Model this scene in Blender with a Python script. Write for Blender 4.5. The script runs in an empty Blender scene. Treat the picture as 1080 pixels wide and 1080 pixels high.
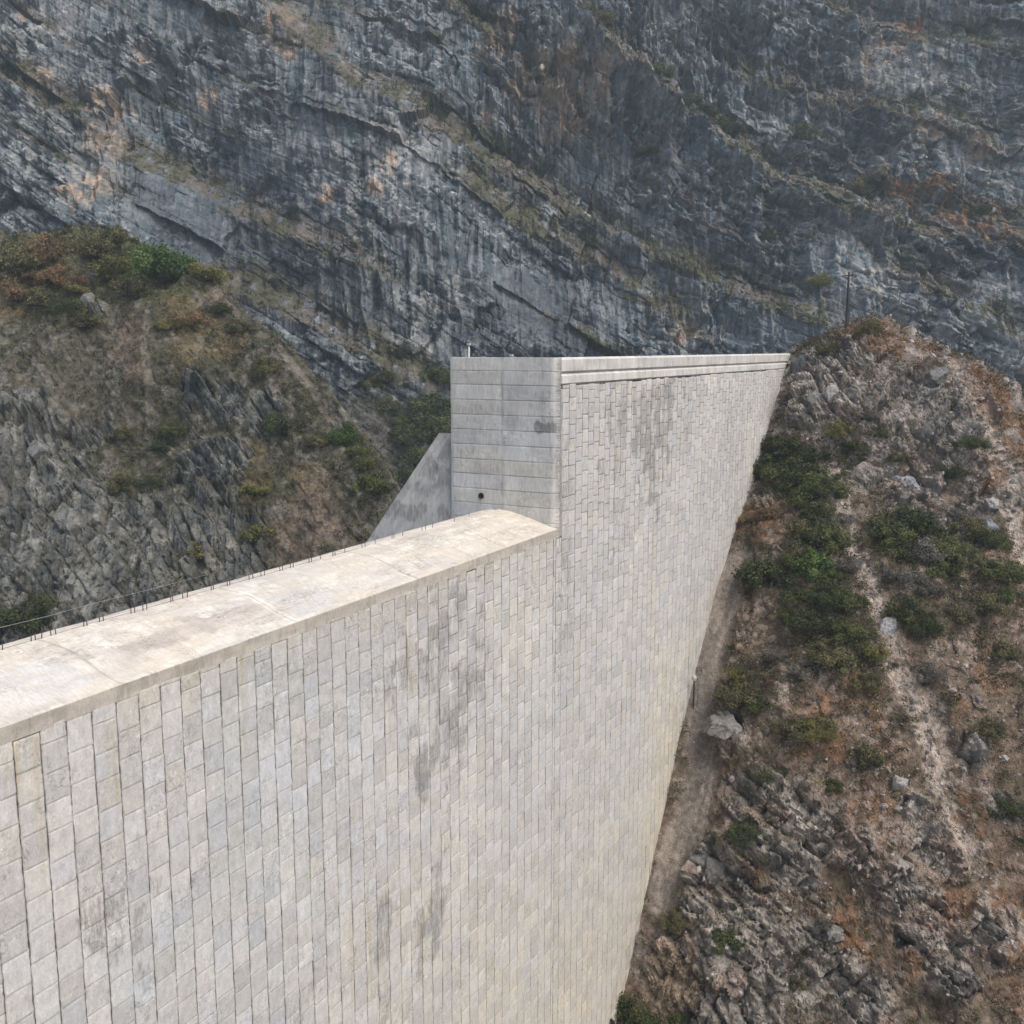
import bpy, math, random
import numpy as np
from mathutils import Vector

random.seed(7)
RNG = np.random.default_rng(11)
scene = bpy.context.scene
COL = scene.collection

# ------------------------------------------------------------------ camera
# World axes: X runs along the dam axis away from the viewer, -Y is upstream, Z up.
HZ = 64.0                      # eye height above the valley floor
FPX, HOR = 1083.0, 367.5       # focal length in photo pixels, row of the horizon
PITCH = math.atan((540 - HOR) / FPX)
SP, CP = math.sin(PITCH), math.cos(PITCH)
DX, DY = 0.46877, 0.88332      # dam axis seen from the camera
OFF = 28.10                    # camera stands this far upstream of the face

cam_data = bpy.data.cameras.new('camera')
cam_data.sensor_width = 36.0
cam_data.lens = 36.0 * FPX / 1080.0
cam_data.clip_start = 0.5
cam_data.clip_end = 3000.0
cam = bpy.data.objects.new('camera', cam_data)
COL.objects.link(cam)
cam.location = (0, -OFF, HZ)
cam.rotation_euler = (math.radians(90) - PITCH, 0, math.atan2(DX, DY) - math.radians(90))
scene.camera = cam

# ------------------------------------------------------------------ light
SUN_DIR = Vector((-0.22, -0.62, 0.95)).normalized()
world = bpy.data.worlds.new('World')
scene.world = world
world.use_nodes = True
wn = world.node_tree.nodes
wl = world.node_tree.links
wn.clear()
sky = wn.new('ShaderNodeTexSky')
sky.sky_type = 'NISHITA'
sky.sun_disc = False
sky.sun_elevation = math.asin(SUN_DIR.z)
sky.sun_rotation = math.atan2(SUN_DIR.x, SUN_DIR.y)
sky.air_density = 1.0
sky.dust_density = 4.0
sky.ozone_density = 1.0
bg = wn.new('ShaderNodeBackground')
bg.inputs['Strength'].default_value = 0.14
wo = wn.new('ShaderNodeOutputWorld')
wl.new(sky.outputs[0], bg.inputs[0])
wl.new(bg.outputs[0], wo.inputs[0])

sun_data = bpy.data.lights.new('sun', 'SUN')
sun_data.energy = 1.45
sun_data.angle = math.radians(30)
sun_data.color = (1.0, 0.94, 0.86)
sun = bpy.data.objects.new('sun', sun_data)
COL.objects.link(sun)
sun.rotation_euler = SUN_DIR.to_track_quat('Z', 'Y').to_euler()
sun.location = (0, -60, 200)

scene.view_settings.view_transform = 'Standard'
scene.view_settings.look = 'None'
scene.view_settings.gamma = 1.0
scene.view_settings.exposure = 0.72

# ------------------------------------------------------------------ maths helpers
def hsh(i, j, s=0):
    with np.errstate(over='ignore'):
        h = (np.asarray(i).astype(np.int64) * 374761393 + np.asarray(j).astype(np.int64) * 668265263 + s * 1274126177) & 0xFFFFFFFF
        h = ((h ^ (h >> 13)) * 1274126177) & 0xFFFFFFFF
        h = ((h ^ (h >> 16)) * 2246822519) & 0xFFFFFFFF
        h = h ^ (h >> 15)
    return (h & 0xFFFFFF) / float(0xFFFFFF)

def vn(x, y, s=0):
    xi = np.floor(x); yi = np.floor(y)
    fx = x - xi; fy = y - yi
    fx = fx * fx * fx * (fx * (fx * 6 - 15) + 10); fy = fy * fy * fy * (fy * (fy * 6 - 15) + 10)
    a = hsh(xi, yi, s); b = hsh(xi + 1, yi, s); c = hsh(xi, yi + 1, s); d = hsh(xi + 1, yi + 1, s)
    return (a + (b - a) * fx) * (1 - fy) + (c + (d - c) * fx) * fy

def fbm(x, y, s=0, o=4, gain=0.5):
    r = 0; a = 1.0; t = 0
    for k in range(o):
        r = r + a * vn(x, y, s + k * 17); t += a
        x, y = (x * 0.8 - y * 0.6) * 2.03 + 13.1, (x * 0.6 + y * 0.8) * 2.03 + 7.7
        a *= gain
    return r / t              # 0..1

def ss(a, b, x):
    t = np.clip((x - a) / (b - a), 0, 1)
    return t * t * (3 - 2 * t)

def lerp(a, b, t):
    return a + (b - a) * t

def mixc(c, d, m):
    return c + (np.asarray(d, float)[None, :] - c) * m[:, None] if np.ndim(d) == 1 else c + (d - c) * m[:, None]

def slabs(u, v, w, h, s, groove=0.0):
    """jointed rock: staggered cells with a random step and tilt each; returns relief, cell random"""
    v2 = v / h
    k = np.floor(v2); fv = v2 - k
    u2 = u / w * (0.6 + 0.8 * hsh(k, 3, s)) + hsh(k, 5, s) * 9
    i = np.floor(u2); fu = u2 - i
    r = hsh(i, k, s + 1)
    rel = (r - 0.5) + (fu - 0.5) * (hsh(i, k, s + 2) - 0.5) * 1.2 + (fv - 0.5) * (hsh(i, k, s + 3) - 0.35) * 1.4
    if groove:
        e = np.minimum(np.minimum(fu, 1 - fu) * w, np.minimum(fv, 1 - fv) * h)
        rel = rel - groove * (1 - ss(0, 0.12 * h, e))
    return rel, hsh(i, k, s + 7)

def stones(x, y, s):
    """rounded cobble relief from a cell pattern: returns height 0..1 and cell random"""
    xi = np.floor(x); yi = np.floor(y)
    best = np.full(x.shape, 9.0); bid = np.zeros(x.shape)
    for di in (-1, 0, 1):
        for dj in (-1, 0, 1):
            cx = xi + di; cy = yi + dj
            px = cx + hsh(cx, cy, s); py = cy + hsh(cx, cy, s + 1)
            d = (x - px) ** 2 + (y - py) ** 2
            m = d < best
            best = np.where(m, d, best); bid = np.where(m, hsh(cx, cy, s + 2), bid)
    return np.clip(1 - best * 1.6, 0, 1), bid

def c2w(xc, yc):
    return DX * xc + DY * yc, -OFF - DY * xc + DX * yc

def w2c(X, Y):
    q = Y + OFF
    return DX * X - DY * q, DY * X + DX * q

def ray(px, py):               # viewing direction of a photo pixel, camera-aligned level axes
    u = (px - 540) / FPX; v = (py - 540) / FPX
    return np.array([u, CP - v * SP, -(SP + v * CP)])

# ------------------------------------------------------------------ object helpers
def tag(o, label=None, cat=None, group=None, kind=None):
    if label: o['label'] = label
    if cat: o['category'] = cat
    if group: o['group'] = group
    if kind: o['kind'] = kind
    return o

def empty(name, loc, rz=0.0):
    o = bpy.data.objects.new(name, None)
    o.empty_display_size = 0.3
    COL.objects.link(o); o.location = loc; o.rotation_euler = (0, 0, rz)
    return o

def raw_mesh(name, V, F, col=None, smooth=False):
    """V (n,3), F (m,3|4) int arrays"""
    me = bpy.data.meshes.new(name)
    V = np.ascontiguousarray(V, dtype=np.float32); F = np.ascontiguousarray(F, dtype=np.int32)
    n, k = F.shape
    me.vertices.add(len(V)); me.vertices.foreach_set('co', V.ravel())
    me.loops.add(n * k); me.loops.foreach_set('vertex_index', F.ravel())
    me.polygons.add(n); me.polygons.foreach_set('loop_start', np.arange(0, n * k, k, dtype=np.int32))
    me.polygons.foreach_set('loop_total', np.full(n, k, dtype=np.int32))
    me.polygons.foreach_set('use_smooth', np.full(n, smooth))
    if col is not None:
        a = me.color_attributes.new('Col', 'FLOAT_COLOR', 'POINT')
        c = np.ones((len(V), 4), np.float32); c[:, :3] = np.clip(col, 0.002, 0.95)
        a.data.foreach_set('color', c.ravel())
    me.update(calc_edges=True)
    return me

def set_grime(me, g):
    a = me.attributes.new('grime', 'FLOAT', 'POINT'); a.data.foreach_set('value', np.asarray(g, np.float32))

def link(name, me, mat, parent=None):
    o = bpy.data.objects.new(name, me)
    COL.objects.link(o)
    if mat and not me.materials: me.materials.append(mat)
    if parent: o.parent = parent
    return o

def grid_faces(nr, nc, flip=False):
    i = np.arange(nr - 1)[:, None] * nc + np.arange(nc - 1)[None, :]
    f = np.stack([i, i + 1, i + nc + 1, i + nc], -1).reshape(-1, 4)
    return f[:, ::-1] if flip else f

class MB:
    def __init__(s): s.V = []; s.F = []; s.C = []; s.n = 0
    def add(s, V, F, col=(0.4, 0.4, 0.4)):
        V = np.asarray(V, float); F = np.asarray(F, int)
        if F.shape[1] == 3: F = np.concatenate([F, F[:, 2:3]], 1)
        s.V.append(V); s.F.append(F + s.n); s.n += len(V)
        c = np.asarray(col, float)
        s.C.append(np.tile(c, (len(V), 1)) if c.ndim == 1 else c)
    def prism(s, poly, x0, x1, col=(0.4, 0.4, 0.4)):       # poly in (Y,Z) extruded along X
        n = len(poly)
        V = [(x0, y, z) for y, z in poly] + [(x1, y, z) for y, z in poly]
        F = [(i, (i + 1) % n, n + (i + 1) % n, n + i) for i in range(n)]
        s.add(V, F, col)
        s.poly_cap = True
        b = s.n - 2 * n
        for base, rev in ((b, True), (b + n, False)):
            c = len(s.V)
            cen = np.mean([V[k + (base - b)] for k in range(n)], 0)
            tri = []
            for k in range(1, n - 1):
                t = (base, base + k, base + k + 1)
                tri.append(t[::-1] if rev else t)
            tri = np.array(tri); tri = np.concatenate([tri, tri[:, 2:3]], 1)
            s.F.append(tri)
    def tube(s, pts, rads, seg=8, col=(0.4, 0.4, 0.4), cap=True):
        pts = [Vector(p) for p in pts]; V = []; F = []
        for k, p in enumerate(pts):
            t = (pts[min(k + 1, len(pts) - 1)] - pts[max(k - 1, 0)]).normalized()
            a = Vector((0, 0, 1)) if abs(t.z) < 0.9 else Vector((1, 0, 0))
            u = t.cross(a).normalized(); w = t.cross(u)
            for q in range(seg):
                an = 2 * math.pi * q / seg
                V.append(p + (u * math.cos(an) + w * math.sin(an)) * rads[k])
        for k in range(len(pts) - 1):
            for q in range(seg):
                F.append((k * seg + q, k * seg + (q + 1) % seg, (k + 1) * seg + (q + 1) % seg, (k + 1) * seg + q))
        if cap:
            for base in (0, (len(pts) - 1) * seg):
                V.append(pts[0] if base == 0 else pts[-1]); c = len(V) - 1
                for q in range(seg): F.append((base + q, base + (q + 1) % seg, c, c))
        s.add(V, F, col)
    def box(s, a, b, col=(0.4, 0.4, 0.4)):
        x0, y0, z0 = a; x1, y1, z1 = b
        V = [(x0, y0, z0), (x1, y0, z0), (x1, y1, z0), (x0, y1, z0), (x0, y0, z1), (x1, y0, z1), (x1, y1, z1), (x0, y1, z1)]
        F = [(0, 3, 2, 1), (4, 5, 6, 7), (0, 1, 5, 4), (1, 2, 6, 5), (2, 3, 7, 6), (3, 0, 4, 7)]
        s.add(V, F, col)
    def mesh(s, name, smooth=False):
        V = np.concatenate(s.V); F = np.concatenate(s.F); C = np.concatenate(s.C)
        # quads with a doubled last index are triangles
        me = bpy.data.meshes.new(name)
        tri = F[:, 2] == F[:, 3]
        cnt = np.where(tri, 3, 4)
        me.vertices.add(len(V)); me.vertices.foreach_set('co', V.astype(np.float32).ravel())
        loops = np.concatenate([f[:3] if t else f for f, t in zip(F, tri)]) if tri.any() else F.ravel()
        me.loops.add(len(loops)); me.loops.foreach_set('vertex_index', loops.astype(np.int32))
        me.polygons.add(len(F))
        me.polygons.foreach_set('loop_start', (np.cumsum(cnt) - cnt).astype(np.int32))
        me.polygons.foreach_set('loop_total', cnt.astype(np.int32))
        me.polygons.foreach_set('use_smooth', np.full(len(F), smooth))
        a = me.color_attributes.new('Col', 'FLOAT_COLOR', 'POINT')
        c = np.ones((len(V), 4), np.float32); c[:, :3] = C
        a.data.foreach_set('color', c.ravel())
        me.update(calc_edges=True); me.validate()
        return me

# ------------------------------------------------------------------ materials
def material(name, rough=0.9, layers=(), bump=(), spec=0.25, translucent=0.0, tint=None, rand=0.0, vstreak=0.0):
    """colour attribute times procedural noise.  layers: (scale(x,y,z), lo, hi, detail); bump: (scale, strength, distance)"""
    m = bpy.data.materials.new(name); m.use_nodes = True
    N = m.node_tree.nodes; L = m.node_tree.links; N.clear()
    out = N.new('ShaderNodeOutputMaterial'); p = N.new('ShaderNodeBsdfPrincipled')
    p.inputs['Roughness'].default_value = rough
    p.inputs['Specular IOR Level'].default_value = spec
    if tint is None:
        at = N.new('ShaderNodeAttribute'); at.attribute_name = 'Col'; c = at.outputs['Color']
    else:
        rgb = N.new('ShaderNodeRGB'); rgb.outputs[0].default_value = (*tint, 1); c = rgb.outputs[0]
    tc = N.new('ShaderNodeTexCoord')
    for sc, lo, hi, det in layers:
        mp = N.new('ShaderNodeMapping'); mp.inputs['Scale'].default_value = sc
        nz = N.new('ShaderNodeTexNoise'); nz.inputs['Scale'].default_value = 1.0
        nz.inputs['Detail'].default_value = det; nz.inputs['Roughness'].default_value = 0.62
        mr = N.new('ShaderNodeMapRange'); mr.inputs['From Min'].default_value = 0.3; mr.inputs['From Max'].default_value = 0.7
        mr.inputs['To Min'].default_value = lo; mr.inputs['To Max'].default_value = hi
        mx = N.new('ShaderNodeVectorMath'); mx.operation = 'SCALE'
        L.new(tc.outputs['Object'], mp.inputs[0]); L.new(mp.outputs[0], nz.inputs['Vector'])
        L.new(nz.outputs['Fac'], mr.inputs['Value']); L.new(c, mx.inputs[0]); L.new(mr.outputs[0], mx.inputs['Scale'])
        c = mx.outputs[0]
    if rand:
        oi = N.new('ShaderNodeObjectInfo'); mr = N.new('ShaderNodeMapRange')
        mr.inputs['To Min'].default_value = 1 - rand; mr.inputs['To Max'].default_value = 1 + rand
        mx = N.new('ShaderNodeVectorMath'); mx.operation = 'SCALE'
        L.new(oi.outputs['Random'], mr.inputs['Value']); L.new(c, mx.inputs[0]); L.new(mr.outputs[0], mx.inputs['Scale'])
        c = mx.outputs[0]
    L.new(c, p.inputs['Base Color'])
    nrm = None
    for sc, st, dist in bump:
        nz = N.new('ShaderNodeTexNoise'); nz.inputs['Scale'].default_value = sc; nz.inputs['Detail'].default_value = 6
        nz.inputs['Roughness'].default_value = 0.65
        L.new(tc.outputs['Object'], nz.inputs['Vector'])
        b = N.new('ShaderNodeBump'); b.inputs['Strength'].default_value = st; b.inputs['Distance'].default_value = dist
        L.new(nz.outputs['Fac'], b.inputs['Height'])
        if nrm: L.new(nrm, b.inputs['Normal'])
        nrm = b.outputs[0]
    if nrm: L.new(nrm, p.inputs['Normal'])
    if translucent:
        t = N.new('ShaderNodeBsdfTranslucent'); L.new(c, t.inputs['Color'])
        ms = N.new('ShaderNodeMixShader'); ms.inputs[0].default_value = translucent
        L.new(p.outputs[0], ms.inputs[1]); L.new(t.outputs[0], ms.inputs[2]); L.new(ms.outputs[0], out.inputs[0])
    else:
        L.new(p.outputs[0], out.inputs[0])
    return m

M_cliff = material('cliff_rock', 0.85, [((0.9, 0.9, 0.35), 0.72, 1.32, 7), ((4, 4, 2.0), 0.66, 1.36, 5)], [(1.2, 0.9, 0.6), (5, 0.8, 0.2)])
M_hill = material('hill_ground', 0.92, [((2.2, 2.2, 2.2), 0.62, 1.42, 7), ((9, 9, 9), 0.62, 1.44, 5)], [(2.5, 1.0, 0.35), (9, 0.9, 0.12)])
M_block = material('stone_block', 0.88, [((3.5, 3.5, 1.8), 0.84, 1.14, 6), ((16, 16, 9), 0.86, 1.14, 4)], [(6, 0.35, 0.03), (28, 0.3, 0.01)])
def weathered(m, vein=0.5, gscale=(7, 7, 1.6), vscale=1.5):
    N = m.node_tree.nodes; L = m.node_tree.links
    p = [n for n in N if n.type == 'BSDF_PRINCIPLED'][0]
    src = p.inputs['Base Color'].links[0].from_socket
    tc = N.new('ShaderNodeTexCoord')
    def noise(sc, dist, det=6):
        mp = N.new('ShaderNodeMapping'); mp.inputs['Scale'].default_value = sc
        nz = N.new('ShaderNodeTexNoise'); nz.inputs['Scale'].default_value = 1; nz.inputs['Detail'].default_value = det
        nz.inputs['Distortion'].default_value = dist; nz.inputs['Roughness'].default_value = 0.6
        L.new(tc.outputs['Object'], mp.inputs[0]); L.new(mp.outputs[0], nz.inputs['Vector']); return nz.outputs['Fac']
    def mth(op, a, b=None, c=None):
        n = N.new('ShaderNodeMath'); n.operation = op
        for i, v in enumerate((a, b, c)):
            if v is None: continue
            if isinstance(v, (int, float)): n.inputs[i].default_value = v
            else: L.new(v, n.inputs[i])
        return n.outputs[0]
    def rng(v, a, b, lo, hi):
        n = N.new('ShaderNodeMapRange'); n.interpolation_type = 'SMOOTHSTEP'
        for k, x in (('From Min', a), ('From Max', b), ('To Min', lo), ('To Max', hi)): n.inputs[k].default_value = x
        L.new(v, n.inputs['Value']); return n.outputs[0]
    def mul(c, f):
        n = N.new('ShaderNodeVectorMath'); n.operation = 'SCALE'; L.new(c, n.inputs[0]); L.new(f, n.inputs['Scale']); return n.outputs[0]
    # thin dark veins and pale scabs left by the formwork
    v1 = mth('ABSOLUTE', mth('SUBTRACT', noise((vscale, vscale, vscale), 1.6, 5), 0.5))
    gate = rng(noise((0.45, 0.45, 0.45), 0.3, 3), 0.47, 0.6, 0.0, 1.0)
    vein_f = mth('SUBTRACT', 1.0, mth('MULTIPLY', mth('MULTIPLY', rng(v1, 0.0, 0.022, 1.0, 0.0), gate), vein))
    pale = mth('ADD', 1.0, mth('MULTIPLY', rng(noise((2.6, 2.6, 2.2), 2.2, 6), 0.58, 0.64, 0.0, 0.24), gate))
    c = mul(mul(src, vein_f), pale)
    g = N.new('ShaderNodeAttribute'); g.attribute_name = 'grime'
    gs = mth('ADD', g.outputs['Fac'], mth('MULTIPLY', mth('SUBTRACT', noise(gscale, 0.6, 7), 0.5), 1.5))
    gm = rng(gs, 0.34, 0.95, 0.0, 0.85)
    mx = N.new('ShaderNodeMix'); mx.data_type = 'RGBA'; mx.blend_type = 'MULTIPLY'
    L.new(gm, mx.inputs['Factor']); L.new(c, mx.inputs[6]); mx.inputs[7].default_value = (0.50, 0.50, 0.49, 1)
    L.new(mx.outputs[2], p.inputs['Base Color'])
weathered(M_block, 0.42)
M_conc = material('cast_concrete', 0.88, [((0.9, 0.9, 0.22), 0.86, 1.12, 5), ((9, 9, 1.4), 0.86, 1.13, 5)], [(8, 0.25, 0.02)])
M_crest = material('crest_concrete', 0.85, [((0.5, 1.8, 1.8), 0.88, 1.1, 6), ((14, 3.0, 3.0), 0.86, 1.14, 5), ((30, 30, 30), 0.9, 1.1, 3)], [(10, 0.4, 0.03), (2.5, 0.3, 0.05)])
weathered(M_crest, 0.25, (3, 9, 9), 0.7)
weathered(M_conc, 0.3, (5, 5, 1.2), 0.9)
M_leaf = material('leaves', 0.7, [((3, 3, 3), 0.95, 1.45, 2)], [], 0.2, translucent=0.25, rand=0.16)
M_scrub = material('dry_scrub', 0.9, [], [], 0.1, translucent=0.15)
M_bark = material('bark', 0.9, [((6, 6, 2), 0.7, 1.25, 3)], [(12, 0.5, 0.02)])
M_stone = material('loose_stone', 0.9, [((3, 3, 3), 0.75, 1.25, 6), ((14, 14, 14), 0.85, 1.15, 3)], [(4, 0.7, 0.15), (15, 0.5, 0.04)])
M_steel = material('rusty_steel', 0.6, [((20, 20, 5), 0.7, 1.2, 3)], [], 0.4, tint=(0.07, 0.05, 0.045))
M_grey = material('grey_metal', 0.5, [((10, 10, 3), 0.85, 1.1, 3)], [], 0.4, tint=(0.45, 0.45, 0.43))
M_pole = material('dark_pole', 0.8, [((8, 8, 2), 0.7, 1.2, 3)], [], 0.2, tint=(0.022, 0.022, 0.025))
M_dark = material('painted_bore_shade', 0.9, [((8, 8, 8), 0.8, 1.1, 2)], [], 0.1, tint=(0.015, 0.015, 0.015))  # black colour stands in for the shade inside the drain

# ------------------------------------------------------------------ TERRAIN: base shapes
X1 = 59.06          # where the low spillway section meets the tall section
cs_s = np.array([-200, 20, 45, 58, 65, 71.05, 79.22, 87.27, 95.14, 102, 109.63, 114, 119.79, 121.9, 128, 140, 170.])
cs_z = np.array([-64, -64, -63.5, -62.5, -60, -54.3, -43.2, -32.0, -22.9, -17.8, -12.9, -7.8, -2.4, -0.8, 1.0, 3, 6.])

# ridge line of the upstream hillside, as photo rows seen against s = 128
rpx = np.array([820, 834, 850, 870, 893, 930, 960, 1000, 1040, 1080, 1130, 1200.])
rpy = np.array([382, 374, 358, 347, 345, 336, 349, 374, 393, 410, 440, 480.])
def _ridge():
    T = []; Z = []
    for x, y in zip(rpx, rpy):
        r = ray(x, y); wx, wy = DX * r[0] + DY * r[1], -DY * r[0] + DX * r[1]
        k = 128.0 / wx
        T.append(-(-OFF + wy * k)); Z.append(r[2] * k)
    return np.array(T), np.array(Z)
RT, RZ = _ridge()

def hillR(X, Y):               # upstream hillside height (relative to the eye)
    t = -Y
    base = np.interp(X, cs_s, cs_z)
    zr = np.interp(t, RT, RZ, left=RZ[0] - 0)
    zr = zr - 0.25 * np.clip(t - RT[-1], 0, 200) - 4.0 * np.clip(-t - 0.3, 0, 14)
    w = 0.75 + 0.25 * ss(90, 128, X)
    fade = ss(58, 78, X)
    z = base + (zr - 1.0) * w * fade * ss(-1.5, 5, t) - 3.0 * (1 - w) * 0
    back = zr - (X - 128) * 0.95
    k = 1.2
    h = np.clip(0.5 + 0.5 * (back - z) / k, 0, 1)
    out = lerp(back, z, h) - k * h * (1 - h)
    return np.maximum(out, -64.0 + 0.0 * out)

lra = np.array([-200, -110, -79, -62, -51, -45, -38.7, -31, -25, -18, -13, -5, 5, 20.])
lrz = np.array([34, 23, 19.7, 17.9, 14.2, 11.0, 5.2, -1.0, -6.8, -14.3, -21, -31, -44, -64.])
def hillL(a, b):               # downstream spur, a = lateral, b = depth in camera-aligned axes
    zr = np.interp(a, lra, lrz)
    yr = 118 + 0.78 * (zr + 40)
    f = zr - (yr - b) / 0.78
    # steeper broken cliff at the lower left
    st = ss(-35, -55, a) * ss(-8, -22, f)
    f = f + st * (-0.0)
    g = zr - (b - yr) * 0.9
    k = 1.5
    h = np.clip(0.5 + 0.5 * (g - f) / k, 0, 1)
    return np.maximum(lerp(g, f, h) - k * h * (1 - h), -64)

def farC(a, z):                # far mountain wall, depth as a function of lateral position and height
    b = 238 + 0.46 * np.maximum(z + 12, 0) + 1.25 * np.minimum(z + 12, 0)
    b = b - 8 * ss(25, 110, a) + 0.10 * np.maximum(z, 0) * ss(30, 110, a)
    b = b - 10 * ss(-60, -130, a)
    b = b + 5 * np.sin(a / 31.0 + 0.6) + 2.5 * np.sin(a / 13.0 + z / 40.0)
    return b

KS = np.linspace(60, 420, 2400)
def pickR(x, y, far=True):
    r = ray(x, y); wx, wy = DX * r[0] + DY * r[1], -DY * r[0] + DX * r[1]
    k = np.linspace(55, 150, 3000)
    X = wx * k; Y = -OFF + wy * k; z = r[2] * k
    m = z < hillR(X, Y)
    i = int(np.argmax(m)) if m.any() else len(k) - 1
    return np.array([X[i], Y[i], z[i]])
def pickL(x, y):
    r = ray(x, y); a = r[0] * KS; b = r[1] * KS; z = r[2] * KS
    m = z < hillL(a, b); i = int(np.argmax(m)) if m.any() else len(KS) - 1
    return np.array([a[i], b[i], z[i]])
def pickC(x, y):
    r = ray(x, y); a = r[0] * KS; b = r[1] * KS; z = r[2] * KS
    m = b > farC(a, z); i = int(np.argmax(m)) if m.any() else len(KS) - 1
    return np.array([a[i], b[i], z[i]])

def d_poly(P, pts):            # distance of points P(n,3) to a 3D polyline
    best = np.full(len(P), 1e9)
    for p, q in zip(pts[:-1], pts[1:]):
        d = q - p; L2 = max(float(d @ d), 1e-6)
        t = np.clip(((P - p) @ d) / L2, 0, 1)
        best = np.minimum(best, np.linalg.norm(P - (p + t[:, None] * d), axis=1))
    return best

def blob(P, c, r, jitter, soft=0.45):
    d = np.linalg.norm(P - c, axis=1) / r + jitter
    return 1 - ss(1 - soft, 1 + soft * 0.4, d)

def mpp(p3):                   # metres per photo pixel at a camera-aligned or world point
    return float(np.linalg.norm(p3)) / FPX

def dense(a, b, fine_a, fine_b, step, coarse):
    l = np.arange(a, fine_a, coarse); m = np.arange(fine_a, fine_b, step); r = np.arange(fine_b, b + coarse, coarse)
    return np.concatenate([l, m, r])

SURF = {}

# ---- upstream hillside ------------------------------------------------------
def build_R():
    xs = dense(38, 150, 62, 131, 0.125, 1.2)
    ys = dense(-120, 40, -48, 2.0, 0.13, 1.2)
    X, Y = np.meshgrid(xs, ys, indexing='ij'); shp = X.shape
    x = X.ravel(); y = Y.ravel(); z = hillR(x, y)
    P = np.stack([x, y, z], 1)
    e = 0.6
    gx = (hillR(x + e, y) - hillR(x - e, y)) / (2 * e); gy = (hillR(x, y + e) - hillR(x, y - e)) / (2 * e)
    nl = np.sqrt(gx ** 2 + gy ** 2 + 1); nx, ny, nz = -gx / nl, -gy / nl, 1 / nl
    u = z * 1.25                       # up the slope
    v = y + 0.0 * x                    # across the slope
    j1 = (fbm(v / 1.6, u / 1.6, 5, 4) - 0.5) * 1.3
    j2 = (fbm(v / 0.7, u / 0.7, 8, 3) - 0.5) * 1.2
    q = lambda a, b: pickR(a, b)
    def line(pts): return [q(a, b) for a, b in pts]
    def lm(pts, wpx, jit=0.6):
        pl = line(pts); w = wpx * mpp(pl[len(pl) // 2] - np.array([0, -OFF, 0]))
        d = d_poly(P, pl) / w + j1 * jit
        return 1 - ss(0.6, 1.25, d)
    def bm(lst, jit=0.7, soft=0.45):
        m = np.zeros(len(P))
        for a, b, r in lst:
            c = q(a, b); m = np.maximum(m, blob(P, c, r * 1.25 * mpp(c - np.array([0, -OFF, 0])), j1 * jit + j2 * 0.3, soft))
        return m
    # regions -----------------------------------------------------------
    trail = lm([(868, 458), (884, 500), (896, 545), (903, 580), (918, 632), (935, 668), (945, 705), (965, 750), (985, 800), (1000, 850), (1022, 890), (1045, 935), (1080, 985)], 10)
    trail = np.maximum(trail, lm([(1010, 395), (1035, 440), (1055, 480), (1066, 530), (1085, 590)], 11))
    trail = np.maximum(trail, 0.8 * lm([(945, 705), (985, 740), (1000, 800)], 10))
    trail = np.maximum(trail, 0.7 * lm([(832, 640), (830, 700), (828, 740)], 4))
    apron = lm([(778, 585), (760, 640), (748, 700), (738, 745), (740, 800), (728, 860), (710, 905), (698, 950)], 19, 0.45)
    rock = bm([(720, 930, 30), (745, 955, 34), (770, 920, 36), (800, 850, 34), (835, 870, 40), (870, 880, 30), (790, 1000, 60), (850, 1010, 40),
               (760, 1040, 50), (720, 1010, 26), (900, 1050, 34), (768, 776, 20), (740, 745, 20), (830, 900, 34), (905, 905, 24), (935, 945, 22),
               (965, 985, 16), (1000, 1030, 20), (1040, 985, 22), (985, 890, 20), (1010, 905, 18), (970, 850, 12), (1028, 790, 16), (1060, 850, 14)])
    rock2 = bm([(850, 395, 22), (858, 420, 22), (868, 440, 16), (845, 440, 12), (960, 505, 30), (1000, 470, 34), (975, 420, 30), (1020, 430, 26),
                (940, 470, 20), (880, 395, 26), (910, 430, 24), (905, 380, 20), (960, 540, 18), (1040, 520, 22), (1025, 560, 16), (990, 540, 22),
                (925, 500, 22), (940, 520, 18), (820, 585, 8), (795, 530, 18), (785, 515, 12)], 0.9)
    orange = bm([(x_, y_, r_ * 1.2) for x_, y_, r_ in [(900, 350, 14), (925, 350, 22), (950, 365, 24), (975, 380, 24), (1000, 395, 22), (1030, 405, 22), (1060, 425, 24), (1080, 435, 20),
                 (1070, 470, 12), (787, 548, 11), (815, 540, 10), (1045, 500, 12), (1050, 600, 14), (1060, 640, 12)]], 0.7)
    rust = bm([(880, 960, 24), (900, 985, 26), (860, 930, 20), (815, 920, 18), (940, 1000, 22), (1060, 940, 24), (1070, 1030, 24), (850, 700, 14),
               (905, 740, 18), (700, 890, 6), (695, 945, 8), (880, 790, 16), (840, 790, 14), (900, 845, 20), (1040, 860, 20), (1010, 960, 16), (790, 545, 16), (806, 560, 12)], 0.9)
    tan = bm([(935, 870, 34), (960, 930, 34), (1000, 960, 26), (920, 820, 30), (900, 770, 30), (870, 740, 20), (1000, 700, 26), (1030, 720, 24), (1055, 680, 20), (940, 800, 20), (1040, 760, 24)], 0.8)
    dusk = bm([(710, 1040, 26), (700, 1010, 18)], 0.4)
    rock = np.maximum(rock, bm([(690, 1000, 22), (672, 985, 14), (985, 960, 18), (1000, 985, 20), (945, 925, 16), (960, 948, 14)], 0.5))
    rockall = np.clip(np.maximum(rock, rock2 * 0.9), 0, 1) * (1 - trail * 0.6) * (1 - apron)
    # relief ------------------------------------------------------------
    lo = (fbm(v / 9, u / 9, 31, 3) - 0.5) * 3.0 + (fbm(v / 3.2, u / 3.2, 33, 4) - 0.5) * 1.3
    th = math.radians(38)
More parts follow.
